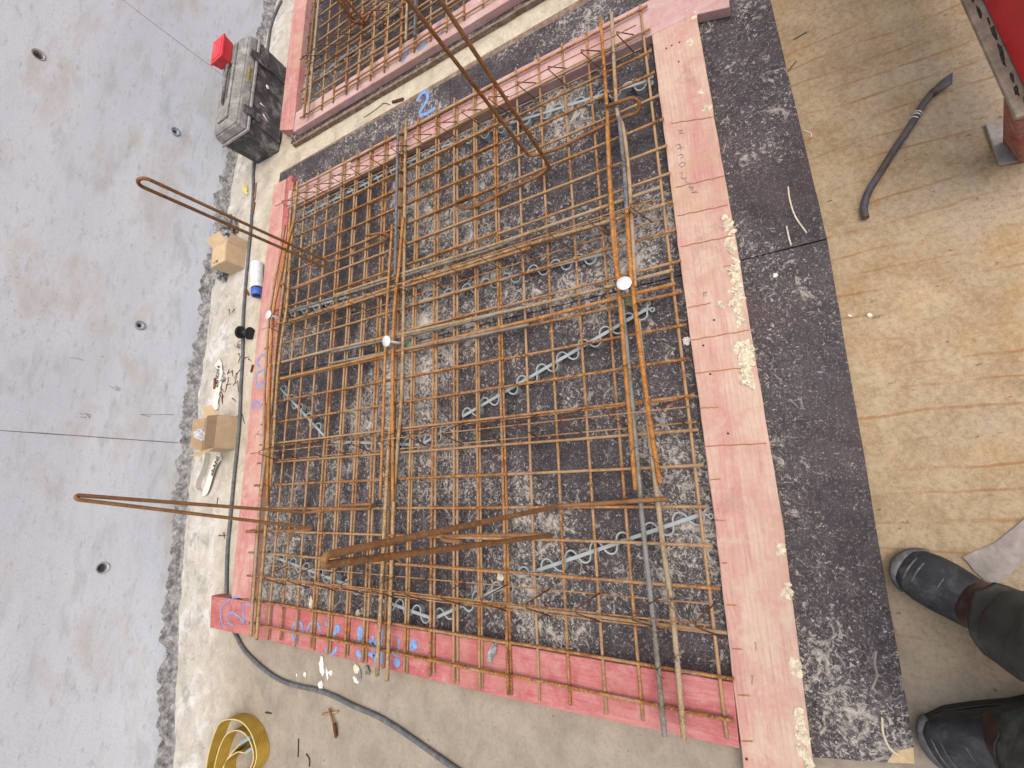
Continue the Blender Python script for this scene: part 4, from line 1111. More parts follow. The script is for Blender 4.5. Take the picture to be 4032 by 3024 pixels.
# worn yellow lettering on the lid front
m_ = MB()
for i in range(7):
    x = 2.405 - i * -0.016
    for (dx0, z0, dx1, z1) in [((0, 0.228, 0, 0.248), (0, 0.248, 0.008, 0.240), (0.008, 0.228, 0.002, 0.238)), ((0, 0.228, 0.005, 0.248), (0.005, 0.248, 0.010, 0.228)), ((0, 0.228, 0, 0.248), (0, 0.248, 0.009, 0.228), (0.009, 0.228, 0.009, 0.248))][i % 3]:
        m_.tube([(x + dx0, YF + 0.0015, z0), (x + dx1, YF + 0.0015, z1)], 0.0019, 4)
m_.build('lettering', MAT['yellow_ink'], tb)
for i, (x, y, rz_, sx, lab) in enumerate([(A10(88, 455)[0], A10(88, 455)[1], 0.3, 0.016, 'x')]):
    m_ = MB(); m_.blob((2.46, YF - 0.006, 0.13), 0.016, 0.004, 0.010, 2, 0.2, 2, 0.4, smooth=False); m_.build('plaster_splash', MAT['plaster'], tb)
m_ = MB(); m_.tube([(2.255, YF - 0.004, 0.135), (2.225, YF - 0.004, 0.10)], 0.003, 5); m_.tube([(2.315, YF - 0.004, 0.16), (2.31, YF - 0.004, 0.13)], 0.004, 5); m_.build('plaster_splash', MAT['plaster'], tb)
# red box on top of the toolbox
rb = thing('plastic_box', 'small red plastic box with lid standing on the dusty toolbox', 'box', (2.62, 2.515, 0.295))
zb = 0.2955
def rot_box(m_, cx, cy, ax, ay, z0, z1, a, tp=0.0):
    ca, sa = math.cos(a), math.sin(a)
    def P(x, y, z): return (cx + x * ca - y * sa, cy + x * sa + y * ca, z)
    m_.hexa([P(-ax + tp, -ay + tp, z0), P(ax - tp, -ay + tp, z0), P(ax - tp, ay - tp, z0), P(-ax + tp, ay - tp, z0)], [P(-ax, -ay, z1), P(ax, -ay, z1), P(ax, ay, z1), P(-ax, ay, z1)])
m_ = MB(); rot_box(m_, 2.615, 2.505, 0.082, 0.052, zb, zb + 0.050, 0.03, 0.007); m_.build('tub', MAT['red_box'], rb, bevel=0.004)
m_ = MB(); rot_box(m_, 2.615, 2.505, 0.086, 0.056, zb + 0.0505, zb + 0.062, 0.03); rot_box(m_, 2.615, 2.505, 0.070, 0.042, zb + 0.0625, zb + 0.065, 0.03); m_.build('lid', MAT['red_box'], rb, bevel=0.003)

# cardboard box 1: lying on its side, mouth towards the toolbox
c1 = thing('cardboard_box', 'open cardboard box tipped on its side between wall and cable', 'box', (1.42, 2.66, 0))
bx = [Vector((1.362, 2.592, 0)), Vector((1.487, 2.604, 0)), Vector((1.483, 2.744, 0)), Vector((1.358, 2.732, 0))]
hh = Vector((0, 0, 0.112)); e_ = Vector((0, 0, 0.0015))
th = 0.003
def panel(m_, a, b, c, d, t=th, mi=0):
    n_ = (b - a).cross(d - a).normalized() * t
    m_.hexa([a, b, c, d], [a + n_, b + n_, c + n_, d + n_], mi=mi)
m_ = MB()
b0, b1, b2, b3 = [p + e_ for p in bx]
panel(m_, b0, b1, b1 + hh, b0 + hh)                       # front
panel(m_, b3 + hh, b2 + hh, b2, b3)                       # back
panel(m_, b0, b3, b2, b1)                                 # underside
panel(m_, b0 + hh, b1 + hh, b2 + hh, b3 + hh)             # upper side
panel(m_, b3, b0, b0 + hh, b3 + hh)                       # end
m_.build('carton', MAT['card'], c1)
dx = (b1 - b0).normalized()
m_ = MB(); panel(m_, b1, b1 + dx * 0.045 + Vector((0, -0.040, 0.004)), b1 + hh + dx * 0.05 + Vector((0, -0.040, -0.002)), b1 + hh); m_.build('flap', MAT['card'], c1)
m_ = MB(); panel(m_, b1 + hh, b1 + hh + dx * 0.058 + Vector((0, 0.008, 0.036)), b2 + hh + dx * 0.050 + Vector((0, 0.012, 0.040)), b2 + hh); m_.build('flap', MAT['card'], c1)
m_ = MB(); panel(m_, b2, b2 + hh, b2 + hh + dx * 0.04 + Vector((0, 0.02, 0)), b2 + dx * 0.04 + Vector((0, 0.02, 0))); m_.build('flap', MAT['card'], c1)
m_ = MB(); m_.blob((1.478, 2.66, 0.055), 0.02, 0.05, 0.045, 4, 0, 3, 0.5, 3, smooth=False); m_.build('bag', MAT['white'], c1)
# printed marks: front low corner, upper side corner and end face
m_ = MB()
def on_quad(a, b, d, u, v, off):
    n_ = (b - a).cross(d - a).normalized()
    return a + (b - a) * u + (d - a) * v + n_ * off
def print_marks(m_, a, b, d, items, off=0.0036):
    for (u0, v0, u1, v1, w) in items:
        n_ = (b - a).cross(d - a).normalized()
        p, q = on_quad(a, b, d, u0, v0, off), on_quad(a, b, d, u1, v1, off)
        m_.tube([p, q], w, 4)
def circ(u, v, r_, k=10): return [(u + r_ * math.cos(2 * math.pi * i / k), v + r_ * math.sin(2 * math.pi * i / k), u + r_ * math.cos(2 * math.pi * (i + 1) / k), v + r_ * math.sin(2 * math.pi * (i + 1) / k), 0.0009) for i in range(k)]
fa, fb_, fd = b0, b0 + hh, b1
def front_items():
    it = []
    it += [(u, 0.17, u, 0.30, 0.0010) for u in (0.74, 0.80, 0.86)] + [(0.74, v, 0.86, v, 0.0010) for v in (0.17, 0.235, 0.30)]
    it += [(u, 0.14, u + 0.0, 0.16, 0.0011) for u in (0.5, 0.55, 0.6, 0.65)] + [(0.45, v, 0.68, v, 0.0010) for v in (0.10, 0.14, 0.18, 0.22)]
    it += circ(0.32, 0.14, 0.075) + circ(0.32, 0.14, 0.04)
    return it
m_ = MB(); print_marks(m_, b0, b0 + hh, b1, front_items(), off=-0.0006); m_.build('print', MAT['ink'], c1)
m_ = MB(); print_marks(m_, b0 + hh, b3 + hh, b1 + hh, [(0.52, v, 0.62, v, 0.0022) for v in (0.10, 0.13, 0.16, 0.19, 0.22)] + [(0.66, v, 0.78, v, 0.0009) for v in (0.10, 0.16, 0.22)] + [(u, 0.10, u, 0.22, 0.0009) for u in (0.66, 0.78)] + circ(0.87, 0.15, 0.045), off=-0.0006)
for v_ in m_.v: v_.z = max(v_.z, 0.1155)
for v_ in m_.v: v_.z += 0.0014
m_.build('print', MAT['ink'], c1)
m_ = MB(); print_marks(m_, b3, b0, b3 + hh, [(0.25, 0.45, 0.52, 0.45, 0.002), (0.30, 0.38, 0.50, 0.38, 0.002), (0.28, 0.52, 0.45, 0.55, 0.002), (0.35, 0.68, 0.50, 0.72, 0.003)], off=-0.0006); m_.build('print', MAT['ink'], c1)

# cardboard box 2: upright, flaps open
c2 = thing('cardboard_box', 'open cardboard box standing upright beside the cable, flaps up', 'box', (0.33, 2.53, 0))
q0, q1 = Vector((0.260, 2.468, 0.0015)), Vector((0.432, 2.474, 0.0015))
q3, q2 = Vector((0.252, 2.580, 0.0015)), Vector((0.424, 2.588, 0.0015))
h2 = Vector((0, 0, 0.108))
m_ = MB()
panel(m_, q0, q1, q1 + h2, q0 + h2); panel(m_, q3 + h2, q2 + h2, q2, q3); panel(m_, q3, q0, q0 + h2, q3 + h2); panel(m_, q1, q2, q2 + h2, q1 + h2); panel(m_, q0, q3, q2, q1)
m_.build('carton', MAT['card'], c2)
m_ = MB(); panel(m_, q0 + h2, q1 + h2, q1 + h2 + Vector((-0.012, -0.004, 0.052)), q0 + h2 + Vector((0.008, -0.004, 0.052))); m_.build('flap', MAT['card_shaded'], c2)
m_ = MB(); panel(m_, q3 + h2, q0 + h2, q0 + h2 + Vector((-0.045, 0.020, 0.055)), q3 + h2 + Vector((-0.030, -0.01, 0.062))); m_.build('flap', MAT['card'], c2)
m_ = MB(); panel(m_, q1 + h2, q2 + h2, q2 + h2 + Vector((0.050, -0.02, 0.030)), q1 + h2 + Vector((0.052, 0.02, 0.030))); m_.build('flap', MAT['card'], c2)
m_ = MB(); panel(m_, q2 + h2, q3 + h2, q3 + h2 + Vector((0.01, 0.012, 0.05)), q2 + h2 + Vector((-0.01, 0.012, 0.05))); m_.build('flap', MAT['card'], c2)
m_ = MB(); m_.blob((0.33, 2.545, 0.125), 0.035, 0.012, 0.045, 8, 0.4, 3, 0.5, 2.5, smooth=False); m_.build('bag', MAT['white'], c2)
it = [(u, 0.70, u, 0.80, 0.0024) for u in (0.615, 0.64, 0.665)] + [(0.70, v, 0.82, v, 0.001) for v in (0.70, 0.75, 0.80)] + [(u, 0.70, u, 0.80, 0.001) for u in (0.70, 0.76, 0.82)] + circ(0.90, 0.74, 0.035)
m_ = MB(); print_marks(m_, q0, q1, q0 + h2, it, off=-0.0006); m_.build('print', MAT['ink'], c2)
f0_ = q0 + h2; f1_ = q1 + h2; fd_ = q0 + h2 + Vector((0, -0.004, 0.052))
m_ = MB(); print_marks(m_, f0_, f1_, fd_, circ(0.28, 0.45, 0.06) + circ(0.72, 0.45, 0.06) + [(0.42, v, 0.60, v, 0.0011) for v in (0.3, 0.45, 0.6)] + [(u, 0.3, u, 0.6, 0.001) for u in (0.45, 0.52, 0.58)], off=-0.0008); m_.build('print', MAT['ink'], c2)

# white strap: loop under the box and a tail further along
def text_mesh(name, body, size, mat, parent, origin, xdir, ydir, bold=0.0):
    cu = bpy.data.curves.new(name, 'FONT'); cu.body = body; cu.size = size; cu.extrude = 0.0004; cu.offset = bold
    to = bpy.data.objects.new(name + '_tmp', cu); C.objects.link(to)
    dgx = bpy.context.evaluated_depsgraph_get(); dgx.update()
    me = bpy.data.meshes.new_from_object(to.evaluated_get(dgx))
    bpy.data.objects.remove(to, do_unlink=True)
    xd = Vector(xdir).normalized(); yd = Vector(ydir); yd = (yd - xd * yd.dot(xd)).normalized(); zd = xd.cross(yd)
    off = wpos(parent)
    for v in me.vertices:
        c = v.co.copy()
        v.co = Vector(origin) + xd * c.x + yd * c.y + zd * c.z - off
    me.materials.clear(); me.materials.append(mat)
    o = bpy.data.objects.new(name, me); C.objects.link(o); o.parent = parent
    return o
st = thing('strap', 'white webbing strap with black print, looped below the upright box', 'strap', (0.05, 2.56, 0))
zst = 0.012
m_ = MB()
pp = [B4(500, 960), B4(480, 1120), B4(440, 1250), B4(380, 1380), B4(350, 1480), B4(345, 1560), B4(385, 1600)]
pp2 = [B4(385, 1600), B4(450, 1590), B4(500, 1500), B4(555, 1330), B4(610, 1160), B4(660, 1060), B4(690, 1020)]
P1_ = [g(*p, 0.010) for p in pp]; P2_ = [g(*p, 0.012) for p in pp2]
def band_upright(m_, pts, h0, h1, tilt=0.0, th=0.002):
    """strap standing on its edge or leaning: lower edge at pts, upper edge leans sideways"""
    rings = []
    for i, p in enumerate(pts):
        t = pts[min(i + 1, len(pts) - 1)] - pts[max(i - 1, 0)]; t.z = 0; t.normalize()
        nn = Vector((-t.y, t.x, 0))
        lean = nn * (tilt[i] if isinstance(tilt, list) else tilt)
        a = Vector((p.x, p.y, h0)); b = a + lean; b.z = h1
        rings.append([a + nn * th / 2, a - nn * th / 2, b - nn * th / 2, b + nn * th / 2])
    m_.loft(rings, smooth=False)
sp1 = smooth_path(P1_, 5); sp2 = smooth_path(P2_, 5)
band_upright(m_, sp1, 0.002, 0.034, 0.010); m_.build('band', MAT['strap_white'], st)
m_ = MB(); m_.ribbon([Vector((p.x, p.y, 0.004 + 0.012 * math.sin(math.pi * i / (len(sp2) - 1)))) for i, p in enumerate(sp2)], 0.048, 0.0, 0.002); m_.build('band', MAT['strap_white'], st)
ta = g(*B4(548, 1352), 0.0205); tb_ = g(*B4(640, 1100), 0.0205)
xd_ = (tb_ - ta)
text_mesh('print', 'xhANI', 0.040, MAT['ink_black'], st, ta + Vector((0, -0.016, 0.004)), xd_, Vector((0, 0.7, 0.0)), 0.0008)
st2 = thing('strap', 'white strap tail printed PAQUET lying above the upright box at the wall', 'strap', (0.62, 2.60, 0))
pp = [B3(425, 925), B3(455, 1000), B3(465, 1100), B3(455, 1230), B3(440, 1340), B3(425, 1420), B3(410, 1500), B3(395, 1640), B4(610, 180), B4(600, 260)]
P3_ = smooth_path([g(*p, 0.012) for p in pp], 5)
m_ = MB(); m_.ribbon([Vector((p.x, p.y, 0.006 + 0.002 * math.sin(i))) for i, p in enumerate(P3_)], 0.050, 0, 0.002); m_.build('band', MAT['strap_white'], st2)
ta = g(*B3(445, 1000), 0.012); tb_ = g(*B3(425, 1230), 0.012)
text_mesh('print', 'PAQUET', 0.036, MAT['ink_black'], st2, ta + Vector((0, 0.002, 0.003)), tb_ - ta, Vector((0, 1, 0)) if (tb_ - ta).x > 0 else Vector((0, -1, 0)), 0.0006)

# spray can lying on its side
can = thing('spray_can', 'white can with blue cap lying between cable and left board', 'can', (1.22, 2.37, 0))
pa = g(*B2(1085, 770), 0.033); pb = g(*B2(1085, 1180), 0.033); pc = g(*B2(1080, 1290), 0.033)
dirc = (pb - pa).normalized()
def lathe(m_, a, prof, d, n=24):
    u = d.orthogonal().normalized(); w = d.cross(u)
    m_.loft([[a + d * h + (u * math.cos(2 * math.pi * k / n) + w * math.sin(2 * math.pi * k / n)) * r_ for k in range(n)] for h, r_ in prof])
Lc = (pb - pa).length
m_ = MB(); lathe(m_, pa, [(0, 0.026), (0.002, 0.031), (0.006, 0.0325), (Lc * 0.96, 0.0325), (Lc, 0.030)], dirc); m_.build('can_body', MAT['white'], can)
m_ = MB(); lathe(m_, pa, [(Lc, 0.0295), (Lc + 0.010, 0.0295)], dirc); m_.build('collar', MAT['black'], can)
m_ = MB(); lathe(m_, pa, [(Lc + 0.0105, 0.0310), (Lc + 0.045, 0.0305), (Lc + 0.052, 0.026), (Lc + 0.050, 0.020), (Lc + 0.035, 0.018)], dirc); m_.build('cap', MAT['blue_cap'], can)
m_ = MB(); lathe(m_, pa, [(Lc + 0.040, 0.0165), (Lc + 0.051, 0.0165)], dirc); m_.build('nozzle', MAT['black'], can)

# black spool
sp = thing('wire_spool', 'small black plastic wire spool lying on the cable', 'spool', (0.9, 2.47, 0))
s0 = g(*B3(815, 450), 0.045); s1 = g(*B3(945, 465), 0.030)
ax = (s1 - s0).normalized()
m_ = MB(); lathe(m_, s0, [(-0.003, 0.010), (-0.003, 0.036), (0.003, 0.036), (0.003, 0.017)], ax); m_.build('flange', MAT['black'], sp)
LL = (s1 - s0).length + 0.012
m_ = MB(); lathe(m_, s0, [(0.003, 0.017), (LL - 0.004, 0.017)], ax); m_.build('hub', MAT['black'], sp)
m_ = MB(); lathe(m_, s0, [(LL - 0.004, 0.017), (LL - 0.004, 0.036), (LL, 0.036), (LL, 0.010)], ax); m_.build('flange', MAT['black'], sp)
m_ = MB(); pts = [g(*B3(x, y), 0.004) for x, y in [(835, 570), (790, 600), (760, 640), (790, 680), (815, 655), (790, 640), (765, 670), (790, 715), (810, 700), (740, 690), (720, 655)]]
m_.tube(smooth_path(pts, 5), 0.0011, 5); m_.build('loose_wire', MAT['tie'], sp)

# nails scattered along the wall, one thing each
def nail(p, a, L=0.055, bend=0.0, lab=None, grp='loose nails by the wall'):
    m_ = MB()
    d = Vector((math.cos(a), math.sin(a), 0)); s_ = Vector((-d.y, d.x, 0))
    m_.tube([p - d * L / 2 + Vector((0, 0, 0.003)), p + s_ * bend + Vector((0, 0, 0.003)), p + d * L / 2 + Vector((0, 0, 0.0016))], [0.0019, 0.0019, 0.0010], 6)
    m_.tube([p - d * (L / 2 + 0.0015) + Vector((0, 0, 0.003)), p - d * (L / 2) + Vector((0, 0, 0.003))], 0.0042, 8)
    o = m_.build('nail', MAT['rust_dark'])
    tag(o, lab or 'loose rusty nail lying on the whitish floor between the wall and the left board', 'nail', grp)
NL = [(B3, (635, 1070), (610, 1140)), (B3, (690, 1080), (700, 1180)), (B3, (620, 1120), (690, 1085)), (B3, (760, 1120), (715, 1215)), (B3, (820, 1060), (760, 1150)), (B3, (740, 1250), (770, 1160)), (B3, (610, 1300), (670, 1295)), (B3, (750, 1270), (690, 1325)), (B3, (630, 1190), (610, 1290)), (B3, (600, 1310), (575, 1420)), (B3, (510, 1380), (570, 1425)), (B3, (780, 1250), (790, 1430)), (B3, (515, 1100), (575, 1140)), (B3, (820, 860), (790, 965)), (B3, (905, 870), (965, 845)), (B3, (960, 890), (1000, 930)), (B3, (800, 805), (825, 845)), (B3, (640, 80), (650, 160)), (B3, (725, 80), (670, 145)),
      (B3, (490, 1400), (540, 1500)), (B3, (505, 1490), (555, 1505)), (B3, (385, 1610), (460, 1570)), (B3, (520, 1520), (525, 1620)), (B3, (460, 1520), (440, 1640)), (B3, (700, 1535), (750, 1590)), (B4, (655, 60), (665, 160)), (B4, (740, 20), (735, 165)), (B4, (670, 170), (650, 280)), (B4, (1060, 340), (1100, 500)), (B4, (945, 395), (1000, 360)), (A02, (1425, 152), (1475, 150)), (A02, (1455, 142), (1457, 165)), (A01, (1415, 1570), (1405, 1630))]
for q, a, b in NL:
    p, r_ = g(*q(*a), 0), g(*q(*b), 0)
    d = r_ - p
    nail((p + r_) / 2, math.atan2(d.y, d.x), max(0.03, min(0.07, d.length)), random.uniform(-0.004, 0.004))
# rusty rods and offcuts
def rod(label, pts, r_, mat=None, name='bar_offcut', z=0.006, cat='rebar offcut', grp=None):
    m_ = MB(); P = [g(*p, z) for p in pts]
    m_.tube(smooth_path(P, 4) if len(P) > 2 else P, r_, 8)
    o = m_.build(name, mat or MAT['rust_dark']); tag(o, label, cat, grp); return o
rod('short orange bar offcut lying beside the cable near the spray can', [B2(900, 1185), B2(950, 1290)], 0.006, MAT['rust_loop'])
rod('thin brown rod lying along the cable near the toolbox', [B1(855, 400), B1(845, 520), B1(835, 610)], 0.004, MAT['steel_post'])
rod('dark brown rod lying against the cable in front of the loop', [B1(835, 650), B1(815, 800)], 0.006, MAT['rust_loop'])
rod('short brown bar stub standing behind the tipped box at the wall', [B1(620, 980), B1(605, 1045)], 0.008, MAT['rust_loop'], z=0.01)
rod('brown bar stub beside the white strap tail at the wall foot', [B3(405, 1200), B3(395, 1370)], 0.009, MAT['rust_loop'], z=0.01)
rod('dark stub against the left board above the white paint ring', [B3(1020, 980), B3(990, 1100)], 0.006, MAT['rust_dark'])
rod('rusty bar offcut on the cream floor between the two forms', [A10(885, 662), A10(955, 640)], 0.007, MAT['rust_dark'])
rod('thin twisted wire on the cream floor between the two forms', [A10(700, 760), A10(760, 720), A10(800, 690), A10(830, 668), A10(870, 680)], 0.0014, MAT['tie'], 'tie_wire', 0.003, 'wire')
# mesh offcut shaped like a cross
cr = thing('mesh_offcut', 'rusty cross shaped offcut of welded mesh on the beige floor', 'mesh offcut', g(1300, 2830, 0))
Z1 = Q(1250, 2740, 5.288)
m_ = MB(); m_.tube([g(*Z1(243, 262), 0.0125), g(*Z1(330, 560), 0.0125), g(*Z1(385, 880), 0.009)], 0.0042, 8); m_.build('bar', MAT['rust_loop'], cr)
m_ = MB(); m_.tube([g(*Z1(345, 575), 0.0145), g(*Z1(390, 840), 0.011)], 0.0062, 8); m_.build('bar', MAT['rust_dark'], cr)
m_ = MB(); m_.tube([g(*Z1(105, 390), 0.0045), g(*Z1(440, 325), 0.0045)], 0.0042, 8); m_.build('bar', MAT['rust'], cr)
rod('straight thin dark nail lying on the beige floor near the yellow sling', [A12(275, 1470), A12(272, 1588)], 0.0022, MAT['tie'], 'nail', 0.003, 'nail')
rod('bent dark nail lying at the bottom edge of the beige floor', [A12(325, 1568), A12(345, 1600), A12(345, 1650)], 0.0024, MAT['tie'], 'nail', 0.003, 'nail')
rod('small dark nail head beside the yellow sling', [Y1(780, 310), Y1(845, 320)], 0.003, MAT['tie'], 'nail', 0.003, 'nail')
# plaster chips and stones
def chip(label, q, x, y, rx, ry, rz_, a, seed, mat='plaster', cat='plaster chip', grp='plaster chips below the red board', z=0.0):
    p = g(*q(x, y), z)
    m_ = MB(); m_.blob((p.x, p.y, z + rz_ * 0.8), rx, ry, rz_, seed, a, 3, 0.75, 1.8, smooth=False)
    o = m_.build('plaster_chip' if cat == 'plaster chip' else 'lump', MAT[mat]); tag(o, label, cat, grp)
chip('long white plaster flake below the red board', M1, 1005, 1010, 0.030, 0.012, 0.003, 0.2, 1)
chip('narrow white plaster flake pointing at the cable', M1, 1075, 1110, 0.019, 0.006, 0.003, 0.3, 2)
chip('small rounded white plaster chip right of the long flake', M1, 1130, 1095, 0.010, 0.008, 0.006, 0.8, 3)
chip('small white chip left of the long flake', M1, 805, 1118, 0.008, 0.006, 0.005, 0.1, 4)
chip('tiny white chip left of the others', M1, 697, 1128, 0.006, 0.003, 0.003, 0.1, 5)
chip('white plaster chip touching the cable', M1, 1005, 1245, 0.014, 0.012, 0.007, 0.4, 6)
chip('bright white chip beside the dark grey flake', M1, 1435, 1185, 0.014, 0.008, 0.005, 0.9, 7)
chip('dark grey flake beside the bright white chip', M1, 1485, 1140, 0.018, 0.008, 0.005, 0.2, 8, 'ridge')
chip('grey stone chip just below the red board', M1, 1580, 1060, 0.014, 0.013, 0.009, 0.5, 9, 'ridge')
chip('cream mortar chip just below the red board', M1, 1440, 1045, 0.016, 0.012, 0.005, 0.5, 10, 'crust')
chip('cream mortar lump on the plywood inside the red board', M1, 885, 240, 0.020, 0.010, 0.007, 0.1, 11, 'crust', z=PZ, grp='chips inside the form')
chip('small cream lump on the plywood near the red board', M1, 1460, 355, 0.011, 0.010, 0.006, 0.1, 12, 'crust', z=PZ, grp='chips inside the form')
chip('white lump against the pale near board on the plywood', A21, 1135, 555, 0.012, 0.011, 0.008, 0.1, 13, z=PZ, grp='chips inside the form')
chip('grey mortar flake lying on the red board', A12, 1535, 905, 0.030, 0.010, 0.006, -0.5, 14, 'ridge', z=BZ, grp='chips on the boards')
chip('pinkish stone on the plywood in the lower middle of the form', A12, 1590, 415, 0.016, 0.013, 0.008, 0.3, 15, 'crust', z=PZ, grp='chips inside the form')
chip('pair of white crumbs on the tan floor', A31, 655, 385, 0.0054, 0.0042, 0.0030, 0.3, 16, grp='crumbs on the tan floor')
chip('single white crumb on the tan floor nearer the plywood', A31, 530, 388, 0.0048, 0.0024, 0.0018, 0.8, 17, grp='crumbs on the tan floor')
chip('pale pebble on the dark plywood beside the pale board', A31, 50, 128, 0.0060, 0.0054, 0.0036, 0.2, 18, z=PZ, grp='crumbs on the near plywood')
chip('yellow foam scrap on the floor between wall and cable', B1, 738, 500, 0.040, 0.012, 0.014, 0.35, 19, 'foam', 'foam scrap', None)
chip('small grey nut shaped lump among the nails', B3, 555, 1222, 0.013, 0.016, 0.010, 0.2, 20, 'ridge', 'mortar lump', None)
chip('grey brown clump in the broken corner of the second form', A10, 265, 880, 0.05, 0.02, 0.014, 0.0, 21, 'ridge', 'mortar lump', None)
# straw like splinters on near plywood and on the tan floor
def straw(label, pts, w, z, mat, q=A30):
    m_ = MB(); m_.tube(smooth_path([g(*q(*p), z + 0.002) for p in pts], 4), w, 5)
    o = m_.build('splinter', mat); tag(o, label, 'splinter', 'splinters and wire bits around the near plywood')
straw('long pale curved splinter on the near plywood', [(130, 1210), (140, 1290), (175, 1400), (250, 1510)], 0.0024, PZ, MAT['crust'])
straw('short pale splinter on the near plywood', [(120, 1465), (135, 1540), (150, 1590)], 0.0024, PZ, MAT['crust'])
straw('dark wire bit on the tan floor near the top', [(165, 256), (252, 208)], 0.0012, 0, MAT['tie'])
straw('dark wire bit at the plywood edge below it', [(125, 465), (184, 396)], 0.0012, 0, MAT['tie'])
straw('tiny bent pale wire at the plywood edge', [(230, 845), (280, 865), (278, 890)], 0.0014, 0, MAT['plaster'])
straw('pale curved splinter near the broken plywood corner', [(740, 1330), (745, 1430), (790, 1530), (850, 1575)], 0.0026, PZ, MAT['crust'], A32)
straw('grey smear line on the lower plywood', [(700, 900), (690, 980), (705, 1060), (670, 1150)], 0.0030, PZ - 0.002, MAT['paper'], A32)

# crowbar
cbp = thing('crowbar', 'dark worn crowbar with three pale rings lying on the tan floor', 'crowbar', g(3620, 560, 0))
m_ = MB()
path = [A30(632, 1412), A30(622, 1345), A30(650, 1245), A30(720, 1130), A30(800, 1000), A30(880, 880), A30(960, 755), A30(1010, 670), A30(1060, 605)]
hts = [0.016, 0.011, 0.010, 0.010, 0.010, 0.010, 0.010, 0.011, 0.012]
m_.tube(smooth_path([g(*p, h) for p, h in zip(path, hts)], 5), 0.0088, 12)
m_.build('shaft', MAT['crowbar'], cbp)
m_ = MB()
e0 = g(*A30(1055, 612), 0.012); e1 = g(*A30(1120, 560), 0.014); e2 = g(*A30(1195, 505), 0.012)
dd = (e2 - e0).normalized(); ss = Vector((-dd.y, dd.x, 0))
rings = []
for c_, w_, t_ in ((e0, 0.0098, 0.0098), (e0.lerp(e1, 0.5), 0.011, 0.008), (e1, 0.0125, 0.0055), (e1.lerp(e2, 0.6), 0.0135, 0.003), (e2, 0.013, 0.0012)):
    rings.append([c_ + ss * w_ * math.cos(2 * math.pi * k / 12) + Vector((0, 0, t_ * math.sin(2 * math.pi * k / 12))) + (dd * 0.012 * math.cos(2 * math.pi * k / 12) if c_ is e2 else Vector()) for k in range(12)])
m_.loft(rings); m_.build('blade', MAT['crowbar'], cbp)
m_ = MB()
for x, y in ((972, 733), (962, 748), (948, 770)):
    c_ = g(*A30(x, y), 0.010); dv = (g(*A30(x + 50, y - 80), 0.010) - c_).normalized()
    m_.tube([c_ - dv * 0.0010, c_ + dv * 0.0010], 0.0094, 14)
m_.build('ring', MAT['plaster'], cbp)

# yellow lifting sling rolled up on its edge
sl = thing('lifting_sling', 'rolled yellow webbing sling standing on its edge on the floor', 'sling', g(960, 2960, 0))
zS = 0.055
outer = [(100, 1130), (96, 1000), (110, 850), (155, 660), (200, 530), (250, 435), (330, 393), (430, 392), (520, 432), (600, 530), (650, 650), (676, 770), (668, 880), (620, 985), (520, 1090), (380, 1180), (230, 1220), (130, 1190), (150, 1100)]
inner = [(150, 1100), (185, 980), (205, 870), (260, 690), (325, 570), (410, 522), (490, 525), (560, 575), (612, 670), (640, 780), (630, 900), (560, 1010), (440, 1100), (310, 1140)]
s3 = [(280, 1050), (295, 930), (340, 845), (420, 745), (490, 672), (545, 635), (600, 605)]
s4 = [(292, 1060), (302, 915), (350, 840), (410, 792), (470, 765), (555, 775), (630, 725)]
def sling_band(name, pts, z1, mat, n=6):
    P = smooth_path([g(*Y1(*p), z1) for p in pts], n)
    m_ = MB()
    band_upright(m_, P, 0.0015, z1, 0.0, 0.0045)
    o = m_.build(name, mat, sl)
    m_ = MB(); m_.tube([Vector((p.x, p.y, z1)) for p in P], 0.0026, 6); m_.build('selvedge', MAT['sling_edge'], sl)
sling_band('webbing', outer, zS, MAT['sling']); sling_band('webbing', inner, zS - 0.002, MAT['sling'])
sling_band('eye_end', s3, zS - 0.004, MAT['sling']); sling_band('eye_end', s4, zS - 0.004, MAT['sling'])
for a, b in (((485, 672), (600, 602)), ((555, 772), (632, 722))):
    P = [g(*Y1(a[0] + (b[0] - a[0]) * i / 5, a[1] + (b[1] - a[1]) * i / 5), zS - 0.002) for i in range(6)]
    m_ = MB(); band_upright(m_, P, 0.003, zS, 0.0, 0.012); m_.build('wear_pad', MAT['pad'], sl)

# grey felt strip under the boot
m_ = MB()
poly = [v2(g(*A32(*p))) for p in [(1255, 290), (1340, 250), (1500, 175), (1580, 110), (1659, 40), (1760, -60), (1850, 120), (1659, 310), (1600, 360), (1480, 465), (1400, 440), (1330, 380)]]
m_.prism(ragged(poly, 0.004, 61, 0.012), 0.0006, 0.0035)
o = m_.build('felt_strip', MAT['paper']); tag(o, 'torn grey felt strip on the tan floor under the boot', 'felt strip')

# red steel beam on its foot, top right corner
rf = thing('steel_beam', 'red painted steel beam on a small foot plate at the top right', 'steel beam', (0.95, -0.62, 0))
xe = 0.690
def fe(x): return -0.536 + 0.055 * (x - xe)
def beam_piece(x0, x1, ya, za, yb, zb_, t):
    """slab between two lines parallel to the flange edge: (ya, za) low edge, (yb, zb) high edge, thickness t behind"""
    m_ = MB()
    m_.hexa([(x0, fe(x0) + ya, za), (x1, fe(x1) + ya, za), (x1, fe(x1) + ya - t, za), (x0, fe(x0) + ya - t, za)][::-1],
            [(x0, fe(x0) + yb, zb_), (x1, fe(x1) + yb, zb_), (x1, fe(x1) + yb - t, zb_), (x0, fe(x0) + yb - t, zb_)][::-1])
    return m_
beam_piece(xe, xe + 1.3, 0.0, 0.256, 0.0, 0.268, 0.18).build('flange', MAT['steel_dirty'], rf, bevel=0.003)
beam_piece(xe + 0.004, xe + 1.3, -0.024, 0.2685, -0.030, 0.62, 0.045).build('web', MAT['red_paint'], rf, bevel=0.006)
